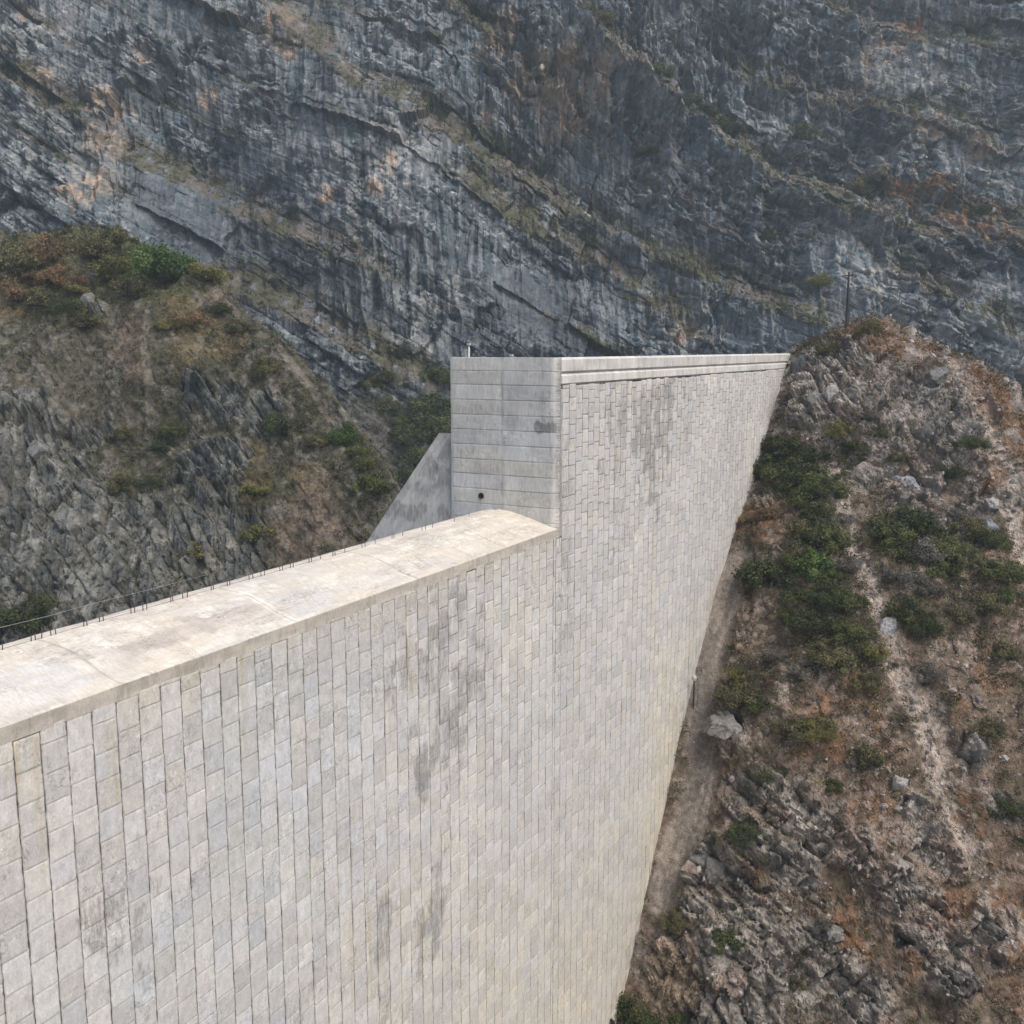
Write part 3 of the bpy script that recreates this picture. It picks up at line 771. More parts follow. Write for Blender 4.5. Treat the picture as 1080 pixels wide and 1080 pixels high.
def tiles(cells, m, depth, place, base_col, seed, bev=0.06, amp=0.02, rough=0.02, vj=1.0):
    """cells (n,4) = u0,u1,v0,v1 ; each a slab with worn edges; place(u,v,w)->xyz, w = outwards"""
    n = len(cells)
    g = np.linspace(0, 1, m + 1); g[0] = 0; 
    g = np.concatenate([[0.0], np.linspace(0.06, 0.94, m - 1), [1.0]])
    k = len(g)
    gu, gv = np.meshgrid(g, g, indexing='ij'); gu = gu.ravel(); gv = gv.ravel()
    ring = np.maximum(((gu == 0) | (gu == 1)) * 1.0, ((gv == 0) | (gv == 1)) * vj)
    u = cells[:, 0:1] + (cells[:, 1:2] - cells[:, 0:1]) * gu[None]; v = cells[:, 2:3] + (cells[:, 3:4] - cells[:, 2:3]) * gv[None]
    idx = np.arange(n)
    r1 = hsh(idx, seed, 1)[:, None]; r2 = hsh(idx, seed, 2)[:, None]; r3 = hsh(idx, seed, 3)[:, None]; r4 = hsh(idx, seed, 4)[:, None]
    w = (r1 - 0.5) * amp * 2 + (gu[None] - 0.5) * (r2 - 0.5) * amp * 2 + (gv[None] - 0.5) * (r3 - 0.5) * amp * 2
    uf, vf = u.ravel(), v.ravel()
    w = w.ravel() + (fbm(uf / 0.35, vf / 0.35, seed + 9, 3) - 0.5) * rough * 2
    w = w - np.tile(ring, n) * bev
    # corners knocked off a little
    jit = (hsh(np.floor(uf * 50), np.floor(vf * 50), seed + 5) - 0.5) * 0.03
    uu = uf + jit * np.tile(ring, n)
    V = place(uu, vf, w)
    F = grid_faces(k, k); Fa = (F[None] + (idx * k * k)[:, None, None]).reshape(-1, 4)
    # skirt
    order = [i for i in range(k)] + [i * k + k - 1 for i in range(1, k)] + [(k - 1) * k + i for i in range(k - 2, -1, -1)] + [i * k for i in range(k - 2, 0, -1)]
    bo = np.array(order); nb = len(bo)
    base = n * k * k
    Vs = place(uu.reshape(n, -1)[:, bo].ravel(), v[:, bo].ravel(), np.full(n * nb, -depth))
    a = (idx * k * k)[:, None] + bo[None]; b2 = base + (idx * nb)[:, None] + np.arange(nb)[None]
    Fs = np.stack([a, b2, np.roll(b2, -1, 1), np.roll(a, -1, 1)], -1).reshape(-1, 4)
    tone = (0.90 + 0.2 * r4) ; hue = (hsh(idx, seed, 6)[:, None] - 0.5)
    C = np.stack([base_col[0] * tone * (1 + 0.05 * hue), base_col[1] * tone * (1 + 0.01 * hue), base_col[2] * tone * (1 - 0.075 * hue)], -1)
    C = np.repeat(C, k * k, 1).reshape(-1, 3)
    edge = np.tile(ring, n)
    Cs = np.tile(np.array([0.13, 0.115, 0.095]), (n * nb, 1))
    return V, Vs, Fa, Fs, C, Cs, edge, uf, vf

# columns of blocks on the upstream face
cells = []
for ci in range(-14, 66):
    u0 = 19.68 + ci * 1.0 + (hsh(ci, 1, 3) - 0.5) * 0.05; u1 = 19.68 + (ci + 1) * 1.0 + (hsh(ci + 1, 1, 3) - 0.5) * 0.05
    if u0 > X1 - 0.15: continue
    if u1 > X1 - 0.2: u1 = X1 - 0.05
    top = -12.05 + (hsh(ci, 2, 3) - 0.5) * 0.10
    z = top - 0.04 - (0.5 * (ci % 2) + 0.18 * hsh(ci, 4, 3)) * 0.95
    zz0 = top
    zb = np.interp(u0, cs_s, cs_z) - 4
    while zz0 > max(zb, -64):
        if zz0 - z > 0.12: cells.append((u0 + 0.018, u1 - 0.018, z + 0.006, zz0 - 0.006))
        zz0 = z; z = z - 1.06 * (0.92 + 0.16 * hsh(ci, int(z * 7), 5))
nlow = len(cells)
for (cu0, cu1) in ((X1 + 0.0, X1 + 0.83),):
    z = -12.2
    while z > -63:
        z2 = z - 0.97; cells.append((cu0 + 0.018, cu1 - 0.018, z2 + 0.014, z - 0.014)); z = z2
cu = X1 + 0.85; ci = 200
while cu < 124:
    wdt = 1.0 * (0.92 + 0.18 * hsh(ci, 1, 3))
    top = -2.36 + (hsh(ci, 2, 3) - 0.5) * 0.12 + 0.25 * (fbm(np.array([cu / 6.0]), np.array([3.3]), 3, 2)[0] - 0.5)
    zz0 = top; z = top - (0.25 + 0.5 * (ci % 2) + 0.25 * hsh(ci, 4, 3)) * 0.97
    zb = np.interp(cu, cs_s, cs_z) - 4
    while zz0 > max(zb, -64):
        cells.append((cu + 0.022, cu + wdt - 0.022, z + 0.012, zz0 - 0.012))
        zz0 = z; z = z - 0.97 * (0.9 + 0.2 * hsh(ci, int(z * 7), 5))
    cu += wdt; ci += 1
cells = np.array(cells)
def place_face(u, v, w): return conv(np.stack([u, -w, v], 1))
nearc = cells[:, 0] < 44
for nm, sel, m in (('block_facing', nearc, 8), ('block_facing', ~nearc, 5)):
    cc_ = cells[sel]
    V, Vs, Fa, Fs, C, Cs, edge, uf, vf = tiles(cc_, m, 0.16, place_face, (0.50, 0.488, 0.468), 700 + m, bev=0.028, amp=0.012, rough=0.016, vj=0.42 if m == 8 else 0.75)
    stn, grm = stain(uf, vf); C = C * stn
    C = mixc(C, (0.24, 0.22, 0.19), edge * 0.5 * ss(0.3, 0.6, fbm(uf / 1.2, vf / 1.2, 621, 3)))
    me = raw_mesh('block_facing', np.concatenate([V, Vs]), np.concatenate([Fa, Fs]), np.concatenate([C, Cs]))
    set_grime(me, np.concatenate([grm, np.zeros(len(Cs))]))
    link(nm, me, M_block, dam)

# mass concrete body
body = MB()
G = (0.33, 0.325, 0.31)
FLO = -64.0
body.prism([(0.11, FLO), (0.11, -11.66), (4.0, -11.3), (5.5, -11.4), (8.2, -13.2), (8.2 + 0.77 * 50.8, FLO)], -14, X1 + 0.2, (0.2, 0.18, 0.15))
body.prism([(0.16, FLO), (0.16, -1.0), (7.9, -1.0), (7.9, FLO)], X1 + 0.18, 134, (0.2, 0.18, 0.15))
link('mortar_core', body.mesh('core'), M_conc, dam)

# rounded spillway crest -----------------------------------------------------
prof = np.array([(0.0, -12.12), (0.0, -11.98), (-0.02, -11.56), (0.03, -11.52), (0.25, -11.47), (0.6, -11.38), (1.1, -11.23), (1.8, -11.0), (2.6, -10.78), (3.3, -10.63), (3.95, -10.55),
                 (4.25, -10.53), (4.6, -10.53), (4.95, -10.54), (5.3, -10.60), (5.9, -10.78), (6.8, -11.2), (7.8, -11.95), (9.0, -13.15), (12, -17.0), (18, -24.8), (30, -40.4), (48.2, -64)])
seg = np.r_[0, np.cumsum(np.hypot(*np.diff(prof, axis=0).T))]
q = np.unique(np.concatenate([np.arange(0, 7.3, 0.07), np.arange(7.3, 14, 0.3), np.arange(14, seg[-1], 3), [seg[-1]]]))
py_, pz_ = np.interp(q, seg, prof[:, 0]), np.interp(q, seg, prof[:, 1])
for _ in range(3):
    py_[11:-1] = (py_[10:-2] + py_[11:-1] * 2 + py_[12:]) / 4; pz_[11:-1] = (pz_[10:-2] + pz_[11:-1] * 2 + pz_[12:]) / 4
sx = np.concatenate([np.arange(-14, 14, 0.5), np.arange(14, X1 + 0.05, 0.075), [X1 + 0.08]])
S, Q = np.meshgrid(sx, q, indexing='ij'); s_ = S.ravel(); q_ = Q.ravel()
y_ = np.tile(py_, len(sx)); z_ = np.tile(pz_, len(sx))
joints = [5.3, 14.7, 24.1, 33.4, 42.8, 52.2]
wig = (fbm(q_ / 1.5, s_ * 0, 641, 3) - 0.5) * 0.3
jd = np.min([np.abs(s_ - j + wig) for j in joints], 0)
pan = np.digitize(s_ + wig, joints)
up_ = ss(-11.62, -11.4, z_)
disp = (fbm(s_ / 1.7, q_ / 1.2, 643, 4) - 0.5) * 0.07 + (fbm(s_ / 0.3, q_ / 0.3, 645, 3) - 0.5) * 0.014 - 0.045 * (1 - ss(0.0, 0.12, jd)) + (hsh(pan, 3, 9) - 0.5) * 0.03
pour = 4.45 + (fbm(s_ / 5, s_ * 0, 647, 3) - 0.5) * 0.14
disp = disp - 0.03 * (1 - ss(0, 0.06, np.abs(y_ - pour))) - 0.06 * ss(0.0, 0.05, y_ - pour) * (y_ < 8)
n1 = fbm(s_ / 3.5, q_ / 1.6, 651, 5); n2 = fbm(s_ / 0.8, q_ / 0.5, 653, 4); n3 = fbm(s_ / 0.25, q_ / 1.6, 655, 3)
cc = np.array([0.535, 0.485, 0.41])[None] * (0.93 + 0.14 * n1)[:, None]
cc = mixc(cc, (0.48, 0.45, 0.41), ss(0.52, 0.66, n1) * 0.7)
cc = mixc(cc, (0.66, 0.63, 0.56), ss(0.56, 0.68, n2) * 0.5)
cc = mixc(cc, (0.40, 0.35, 0.29), ss(0.62, 0.74, n3) * 0.35)
def cpatch(s0, y0, rs, ry, col, k):
    global cc
    d = np.maximum(np.abs(s_ - s0 + wig) / rs, np.abs(y_ - y0 + (n2 - 0.5) * 0.6) / ry)
    cc = mixc(cc, col, (1 - ss(0.8, 1.05, d)) * k * (0.5 + 0.5 * ss(0.35, 0.6, n2)))
cpatch(29.2, 1.7, 4.0, 0.55, (0.36, 0.32, 0.28), 0.75)       # long grey scuffed strip before the joint
cpatch(35.6, 1.3, 1.9, 1.1, (0.46, 0.45, 0.43), 0.7)
cpatch(22.0, 1.6, 1.6, 1.2, (0.50, 0.50, 0.48), 0.7)
cpatch(19.5, 0.9, 2.2, 0.7, (0.60, 0.57, 0.51), 0.6)
cpatch(41.0, 1.5, 2.2, 1.0, (0.52, 0.48, 0.43), 0.5)
cpatch(50.0, 3.7, 4.5, 0.25, (0.42, 0.38, 0.33), 0.6)
cpatch(33.4, 1.2, 0.22, 2.6, (0.70, 0.66, 0.59), 0.8)
cc = mixc(cc, (0.33, 0.29, 0.24), (1 - ss(0, 0.10, jd)) * 0.75)
fas = (z_ < -11.55) & (y_ < 0.5)
fc = np.array([0.44, 0.40, 0.345])[None] * (0.85 + 0.3 * fbm(s_ / 0.8, z_ / 0.4, 657, 4))[:, None]
fc = mixc(fc, (0.30, 0.27, 0.23), ss(0.56, 0.7, fbm(s_ / 0.25, z_ / 1.2, 659, 3)) * 0.5)
cc = np.where(fas[:, None], fc, cc)
outn = np.where(fas, 1.0, 0.0)
Vc = np.stack([s_, y_ - outn * disp * 0.6, z_ + (1 - outn) * disp], 1)
crest = link('spillway_crest', raw_mesh('crest', conv(Vc), grid_faces(len(sx), len(q), True), cc), M_crest, dam)
set_grime(crest.data, 0.22 + 0.3 * ss(0.5, 0.66, fbm(s_ / 3, q_ / 0.7, 660, 4)) * (1 - fas))

# rebar stubs along the back of the crest
def crest_z(y): return float(np.interp(y, prof[:, 0][2:], prof[:, 1][2:]))
stub_px = [(1, 687), (6, 686), (34, 677), (40, 676), (46, 674), (55, 671), (60, 669.5), (88, 661), (92, 660), (104, 656), (108.5, 655), (136.5, 646.5), (140.5, 645.5), (149, 643), (153.5, 642),
           (178, 634.5), (181, 634), (191, 631), (196, 629.8), (217, 622), (221, 621.5), (236, 617.5), (240, 617), (260, 611), (264, 610), (272.5, 607.5), (276, 606.5), (294, 602), (298, 601.5), (306, 599), (309.5, 598.3),
           (326, 593.5), (329, 592.8), (337, 590), (352, 586.5), (356, 586), (366, 583), (385, 578), (388, 577), (398, 574), (416, 569), (419, 568.5), (430, 566), (448, 560), (452, 559), (460, 557), (484, 550.5), (500, 546)]
for i, (x, y) in enumerate(stub_px):
    r = ray(x, y); k = -10.53 / r[2]
    X = DX * r[0] * k + DY * r[1] * k; Y = 4.28
    h = 0.26 + 0.09 * random.random()
    if x in (46, 140.5, 306): h = 0.42
    m = MB(); tx, ty = random.uniform(-0.03, 0.03), random.uniform(-0.03, 0.03)
    m.tube([W(X, Y, -10.62), W(X + tx * .5, Y + ty * .5, -10.55 + h * 0.55), W(X + tx, Y + ty, -10.55 + h)], [0.019, 0.019, 0.017], 6, (0.1, 0.07, 0.06))
    link('rebar', m.mesh('rebar', True), M_steel, crest)
m = MB()       # long thin bar lying along the stub feet
m.tube([W(s, 4.37 + 0.02 * math.sin(s), -10.515) for s in np.arange(16, 46, 1.0)], [0.007] * 30, 5)
link('tie_bar', m.mesh('bar', True), M_steel, crest)

# end wall of the tall section: board-marked lifts facing the spillway ------------
ecells = []
ylines = [0.0, 4.0, 7.9]
zt = -2.36; lifts = [-0.56, -1.45]
while zt > -24: lifts.append(zt); zt -= 0.985
for a0, a1 in zip(lifts[:-1], lifts[1:]):
    for b0, b1 in zip(ylines[:-1], ylines[1:]):
        ecells.append((b0 + 0.006, b1 - 0.006, a1 + 0.008, a0 - 0.004))
ecells = np.array(ecells)
def place_end(u, v, w):                # the corner towards the upstream face is rounded
    r = 0.5; du = np.clip(r - u, 0, r)
    bend = r - np.sqrt(np.maximum(r * r - du * du, 0))
    return conv(np.stack([X1 + bend - w, u + np.maximum(-w, 0) * (u < 0.01) * 0, v], 1))
V, Vs, Fa, Fs, C, Cs, edge, uf, vf = tiles(ecells, 44, 0.14, place_end, (0.455, 0.45, 0.43), 730, bev=0.02, amp=0.004, rough=0.012)
gst = np.zeros(len(uf))
c1 = fbm(uf / 0.35, vf / 3.5, 661, 4); c2 = fbm(uf / 1.4, vf / 0.8, 663, 4)
for (u0, v0, ru, rv, k) in [(0.9, -5.0, 1.1, 0.45, 0.95), (5.5, -4.0, 2.4, 0.5, 0.45), (6.8, -4.0, 1.0, 0.45, 0.5), (3.4, -4.2, 1.6, 0.5, 0.4), (6.9, -7.0, .9, .6, 0.45), (0.25, -6.5, 0.5, 3, 0.5), (4, -4.9, 3.5, 0.15, 0.3), (7.2, -10.5, 1.2, 1.5, 0.35)]:
    d = np.sqrt(((uf - u0) / ru) ** 2 + ((vf - v0) / rv) ** 2) + (c1 - 0.5) * 1.3
    gst = np.maximum(gst, k * (1 - ss(0.5, 1.2, d)))
gst = np.maximum(gst, ss(0.50, 0.68, c1) * 0.42); gst = np.maximum(gst, 0.2)
C = C * (0.86 + 0.28 * c2)[:, None] * (1 - 0.18 * gst)[:, None]
C = mixc(C, (0.50, 0.49, 0.46), ss(0.58, 0.72, fbm(uf / 0.5, vf / 0.25, 665, 4)) * 0.4 + ss(-2.4, -2.2, vf) * 0.25)
C = mixc(C, (0.19, 0.18, 0.165), edge * 0.45 * ss(0.35, 0.6, fbm(uf / 1.5, vf / 1.5, 666, 3)))
me = raw_mesh('end', np.concatenate([V, Vs]), np.concatenate([Fa, Fs]), np.concatenate([C, Cs])); set_grime(me, np.concatenate([gst, np.zeros(len(Cs))]))
link('end_wall', me, M_conc, dam)

# corner pier strip and parapet band on the upstream face
def face_strip(name, u0, u1, v0, v1, wout, step, base, seed, vert=True, mat=M_conc, depth=0.2, top=False):
    us = np.arange(u0, u1 + step * 0.5, step); vs = np.arange(v0, v1 + step * 0.5, step)
    us[-1] = u1; vs[-1] = v1
    U, Vv = np.meshgrid(us, vs, indexing='ij'); u = U.ravel(); v = Vv.ravel()
    w = wout + (fbm(u / 0.8, v / 0.8, seed, 4) - 0.5) * 0.05
    jl = np.minimum(np.abs((u - u0) % 3.05 - 0.02), 1.0)
    w = w - 0.03 * (1 - ss(0, 0.06, jl))
    e = (u == us[0]) | (u == us[-1]) | (v == vs[0]) | (v == vs[-1])
    w = np.where(e, -depth, w)
    c = np.array(base)[None] * (0.86 + 0.28 * fbm(u / 1.6, v / 0.7, seed + 1, 4))[:, None]
    c = mixc(c, np.array(base) * 0.6, ss(0.56, 0.7, fbm(u / 0.3, v / 2.5, seed + 2, 4)) * (0.8 if vert else 0.35))
    return link(name, raw_mesh(name, place_face(u, v, w), grid_faces(len(us), len(vs)), c), mat, dam)
cp = face_strip('corner_pier', X1 + 0.5, X1 + 0.83, -12.2, -2.5, 0.01, 0.12, (0.36, 0.355, 0.335), 671)
set_grime(cp.data, np.full(len(cp.data.vertices), 0.42))
face_strip('parapet', X1 + 0.5, 124, -1.55, -0.56, 0.02, 0.12, (0.50, 0.485, 0.455), 681, False)
face_strip('ledge_course', X1 + 0.55, 124, -2.33, -1.56, 0.03, 0.12, (0.53, 0.515, 0.48), 691, False)
top = MB()
top.prism([(0.15, -1.2), (0.15, -0.56), (0.35, -0.55), (0.38, -0.70), (7.55, -0.72), (7.6, -0.56), (8.05, -0.565), (8.05, -1.2)], X1 + 0.16, 126, (0.44, 0.43, 0.40))
link('top_slab', top.mesh('top'), M_conc, dam)

# stepped-out downstream buttress of the tall section
bt = MB()
us = np.linspace(0, 1, 60); 
zz_ = np.linspace(-5.68, -60, 220)
V = []; Cb = []
for z in zz_:
    yo = 9.05 + 0.77 * (-5.68 - z)
    ys = 7.7 + (yo - 7.7) * us
    for y in ys: V.append((X1 + 0.34, y, z))
V = np.array(V); yv, zv = V[:, 1], V[:, 2]
V[:, 0] += (fbm(yv / 1.5, zv / 1.5, 711, 4) - 0.5) * 0.05
n1 = fbm(yv / 2.5, zv / 2.5, 713, 5); rot = (yv * 0.79 - zv * 0.61)
n2 = fbm((yv + zv * 0.8) / 0.5, (yv - zv) / 4, 715, 4)
Cb = np.array([0.32, 0.315, 0.30])[None] * (0.78 + 0.4 * n1)[:, None]
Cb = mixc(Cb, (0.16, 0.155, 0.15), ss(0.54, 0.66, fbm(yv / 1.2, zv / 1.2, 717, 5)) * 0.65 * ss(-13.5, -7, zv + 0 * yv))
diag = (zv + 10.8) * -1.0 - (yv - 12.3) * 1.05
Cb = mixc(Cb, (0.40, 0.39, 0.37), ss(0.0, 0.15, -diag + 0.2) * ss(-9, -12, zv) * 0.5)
Cb = mixc(Cb, (0.42, 0.41, 0.39), ss(0.58, 0.7, n2) * 0.4)
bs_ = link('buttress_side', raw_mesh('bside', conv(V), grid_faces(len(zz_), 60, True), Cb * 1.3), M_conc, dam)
set_grime(bs_.data, 0.55 * ss(0.5, 0.66, fbm(yv / 1.4, zv / 1.4, 717, 5)) + 0.18)
bt.prism([(8.05, -60), (8.05, -5.7), (9.04, -5.69), (9.05 + 0.77 * 54.32, -60)], X1 + 0.40, 128, (0.31, 0.305, 0.29))
link('buttress', bt.mesh('buttress'), M_conc, dam)

# short drain pipe in the end wall; shade in its bore painted as a black plug
m = MB(); m.tube([W(X1 - 0.06, 5.55, -9.72), W(X1 + 0.05, 5.55, -9.72)], [0.17, 0.17], 12)
dp = link('drain_outlet', m.mesh('drain'), M_dark, dam)
m = MB()
for k in range(16):
    a0, a1 = 2 * math.pi * k / 16, 2 * math.pi * (k + 1) / 16
    P0 = [(5.55 + r * math.cos(a), -9.72 + r * math.sin(a)) for a in (a0, a1) for r in (0.17, 0.21)]
    for q0, q1 in ((0, 2),):
        m.add([W(X1 - 0.075, *P0[0]), W(X1 - 0.075, *P0[1]), W(X1 - 0.075, *P0[3]), W(X1 - 0.075, *P0[2]),
               W(X1 + 0.02, *P0[0]), W(X1 + 0.02, *P0[1]), W(X1 + 0.02, *P0[3]), W(X1 + 0.02, *P0[2])],
              [(0, 1, 2, 3), (1, 5, 6, 2), (0, 3, 7, 4)], (0.2, 0.2, 0.2))
link('pipe_rim', m.mesh('rim'), M_steel, dp)

# marker posts on top of the tall section
def post(x, y, h, label, arm=False):
    t = empty('marker_post', (x, y, HZ - 0.72)); tag(t, label, 'post')
    m = MB(); m.tube([(0, 0, -0.05), (0, 0, h)], [0.07, 0.06], 8); link('shaft', m.mesh('shaft', True), M_grey, t)
    m = MB(); m.box((-0.11, -0.11, h - 0.02), (0.11, 0.11, h + 0.12)); 
    link('cap', m.mesh('cap'), M_grey, t)
    m = MB(); m.box((-0.14, -0.14, -0.02), (0.14, 0.14, 0.03)); link('base_plate', m.mesh('plate'), M_grey, t)
post(60.6, 7.35, 0.95, 'short pale post standing on the left end of the high dam top', True)
post(60.6, 4.1, 0.22, 'tiny pale stub post on the dam top, right of the taller post')

# ------------------------------------------------------------------ power pole on the ridge
P, mp_ = ground_at('R', 893, 349)
P = P.copy(); P[2] -= 0.4
pole = empty('utility_pole', P); tag(pole, 'slim dark pole standing alone on the bare ridge above the dam end', 'pole')
m = MB(); m.tube([(0, 0, 0), (0, 0, 3.5), (0.02, 0, 6.9)], [0.15, 0.13, 0.10], 10); link('shaft', m.mesh('shaft', True), M_pole, pole)
m = MB(); m.box((-0.05, -0.5, 6.45), (0.05, 0.5, 6.55)); ca = link('crossarm', m.mesh('arm'), M_pole, pole)
for yy in (-0.42, 0.42):
    m = MB(); m.tube([(0, yy, 6.55), (0, yy, 6.68)], [0.04, 0.03], 8); link('insulator', m.mesh('ins'), M_pole, ca)

# thin cable strung behind the crest
m = MB(); pts = []
for x, y, dist in [(-60, 680, 46), (0, 662, 52), (50, 650, 60), (100, 636, 69), (165, 620, 82), (230, 603, 96)]:
    r = ray(x, y); X, Y = c2w(r[0] * dist, r[1] * dist); pts.append((X, Y, r[2] * dist + HZ))
m.tube(pts, [0.013] * len(pts), 6)
tag(link('cable', m.mesh('cable', True), M_grey), 'thin pale cable strung in the air behind the spillway crest', 'cable')

# ------------------------------------------------------------------ boulders
def boulder(px, py, rx, ry, label, col, surf='R', seed=1, group=None, sink=0.35, flat=0.75, blocky=0.0):
    P, mp = ground_at(surf, px, py)
    n = 26
    th = np.linspace(0, math.pi, n); ph = np.linspace(0, 2 * math.pi, 2 * n + 1)[:-1]
    T, F = np.meshgrid(th, ph, indexing='ij')
    d = np.stack([np.sin(T) * np.cos(F), np.sin(T) * np.sin(F), np.cos(T)], -1).reshape(-1, 3)
    rg = np.random.default_rng(seed)
    pl = rg.normal(size=(16, 3)); pl /= np.linalg.norm(pl, axis=1)[:, None]
    off = rg.uniform(0.55, 0.9, 16)
    dots = d @ pl.T
    rad = np.min(np.where(dots > 0.15, off[None] / np.maximum(dots, 0.15), 9), 1); rad = np.minimum(rad, 1.15)
    rad = rad * (1 + 0.45 * (fbm(d[:, 0] * 3 + 9, d[:, 1] * 3 + d[:, 2] * 2, seed, 5) - 0.5))
    s = np.array([rx * mp, rx * mp * 0.8, ry * mp])
    V = d * rad[:, None] * s
    k = 2 * n; ii = np.arange(n - 1)[:, None] * k; jj = np.arange(k)[None]
    Fc = np.stack([ii + jj, ii + (jj + 1) % k, ii + k + (jj + 1) % k, ii + k + jj], -1).reshape(-1, 4)[:, ::-1]
    c = np.array(col)[None] * (0.75 + 0.5 * fbm(d[:, 0] * 2.5 + 3, d[:, 1] * 2.5 + d[:, 2], seed + 4, 4))[:, None]
    o = link('boulder', raw_mesh('boulder', V, Fc, c), M_stone)
    o.location = Vector(P) + Vector((0.1, 0.1, s[2] * (0.5 - sink)))
    o.rotation_euler = (0, 0, math.atan2(DX, DY) - math.pi / 2)
    tag(o, label, 'rock', group)
    return o
GRY = (0.165, 0.16, 0.15); WHT = (0.30, 0.29, 0.275); DRK = (0.085, 0.085, 0.09)
for i, a in enumerate([
    (950, 832, 9, 11, 'egg-shaped whitish boulder alone on the brown slope right of centre', WHT),
    (768, 776, 24, 17, 'broad flat grey boulder beside the bare gully at the dam foot', GRY),
    (936, 670, 11, 14, 'smooth pale slab in the light rubble trail between two bush patches', (0.30, 0.30, 0.30)),
    (846, 391, 9, 15, 'upright dark rounded rock right beside the top end of the dam', DRK),
    (842, 424, 13, 12, 'dark round rock touching the dam end below the upright rock', DRK),
    (866, 432, 9, 9, 'small grey rock at the dam end, above the thicket', GRY),
    (880, 428, 8, 9, 'pale twin rock right of the small grey rock above the thicket', WHT),
    (983, 413, 11, 9, 'rounded grey rock just below the orange ridge grass', GRY),
    (958, 512, 16, 15, 'large bluish grey slab sticking out of the upper right slope', (0.20, 0.21, 0.225)),
    (1050, 535, 8, 7, 'pale rock on the edge of the light bank at far right', WHT),
    (1044, 560, 8, 13, 'bluish upright rock at the right edge of the bushes', (0.22, 0.24, 0.26)),
    (735, 912, 13, 12, 'cracked light grey rock at the right edge of the bare gully', GRY),
    (750, 925, 14, 15, 'angular grey rock block in the outcrop right of the gully', GRY),
    (878, 990, 10, 8, 'grey rock in the rusty patch at the bottom right', GRY),
    (955, 842, 5, 4, 'little dark stone just under the egg-shaped whitish boulder', DRK),
    (1032, 795, 9, 12, 'light jagged rock on the brown slope near the right edge', GRY),
    (1064, 802, 6, 6, 'small whitish stone near the right edge, right of the jagged rock', WHT),
    (949, 856, 4, 4, 'small round white stone below the egg-shaped boulder', WHT)]):
    boulder(*a, seed=40 + i * 3)
boulder(45, 485, 9, 14, 'light flat rock face standing out on the left spur', (0.17, 0.17, 0.165), 'L', 91)
boulder(90, 318, 8, 9, 'pale rock between green shrubs high on the left spur', (0.16, 0.16, 0.155), 'L', 92)
boulder(95, 290, 8, 7, 'light grey rock under the olive shrubs at upper left', (0.15, 0.15, 0.145), 'L', 93)

# pipes at the dam foot
P, mp_ = ground_at('R', 731, 745)
yq = -0.55
t = empty('drain_pipe', (P[0], yq, P[2])); tag(t, 'thin upright pipes with a pale lump on top at the foot of the dam face', 'pipe')
m = MB(); m.tube([(0, 0, -1.5), (0, 0, 2.6)], [0.07, 0.07], 8); m.tube([(-0.3, -.1, -3.2), (-0.05, -0.05, 1.9)], [0.05, 0.05], 8); link('dark_pipe', m.mesh('p', True), M_pole, t)
m = MB(); m.tube([(0.1, -0.35, -2.6), (0.1, -0.35, 1.9)], [0.04, 0.04], 8); link('grey_pipe', m.mesh('p', True), M_steel, t)
m = MB(); m.tube([(0, 0, 2.45), (0, 0, 2.6), (0, -0.02, 2.8), (0, 0, 2.95)], [0.12, 0.24, 0.2, 0.08], 10, (0.42, 0.39, 0.35)); link('pale_lump', m.mesh('cap', True), M_stone, t)

# ------------------------------------------------------------------ bushes
def foliage(seed, nblob, nleaf, tall, leaf, cols):
    rg = np.random.default_rng(seed)
    bl = []
    for k in range(nblob):
        an = rg.uniform(0, 2 * math.pi); rr = rg.uniform(0, 0.95) ** 0.8; h = rg.uniform(0.12, tall * (1 - 0.5 * rr))
        bl.append((rr * math.cos(an), rr * math.sin(an), h, rg.uniform(0.14, 0.34)))
    bl = np.array(bl)
    i = rg.integers(0, nblob, nleaf)
    d = rg.normal(size=(nleaf, 3)); d /= np.linalg.norm(d, axis=1)[:, None]
    rad = bl[i, 3] * rg.uniform(0.35, 1.12, nleaf) ** 0.6 * np.where(rg.uniform(size=nleaf) < 0.12, 1.45, 1.0)
    c = bl[i, :3] + d * rad[:, None]; c[:, 2] = np.maximum(c[:, 2], 0.01)
    nrm = d + rg.normal(size=(nleaf, 3)) * 0.8; nrm /= np.linalg.norm(nrm, axis=1)[:, None]
    a = np.cross(nrm, rg.normal(size=(nleaf, 3))); a /= np.linalg.norm(a, axis=1)[:, None]; b = np.cross(nrm, a)
    l = leaf * rg.uniform(0.6, 1.4, (nleaf, 1))
    V = np.stack([c - a * l, c - b * l * 0.5, c + a * l, c + b * l * 0.5], 1).reshape(-1, 3)
    F = np.arange(nleaf * 4).reshape(-1, 4)
    cols = np.array(cols)
    ci = cols[(hsh(i, 3, seed) * len(cols)).astype(int) % len(cols)] * rg.uniform(0.7, 1.35, (nleaf, 1))
    C = np.repeat(ci, 4, 0)
    return raw_mesh('foliage', V, F, C)
def stems(seed, tall, n=7):
    rg = random.Random(seed); m = MB()
    for k in range(n):
        an = rg.uniform(0, 6.28); r = rg.uniform(0.25, 0.6); h = tall * rg.uniform(0.45, 0.85)
        m.tube([(0.05 * math.cos(an), 0.05 * math.sin(an), -0.15), (r * 0.4 * math.cos(an), r * 0.4 * math.sin(an), h * 0.45), (r * math.cos(an + .3), r * math.sin(an + .3), h)], [0.035, 0.022, 0.008], 5, (0.09, 0.075, 0.06))
    return m.mesh('stems')
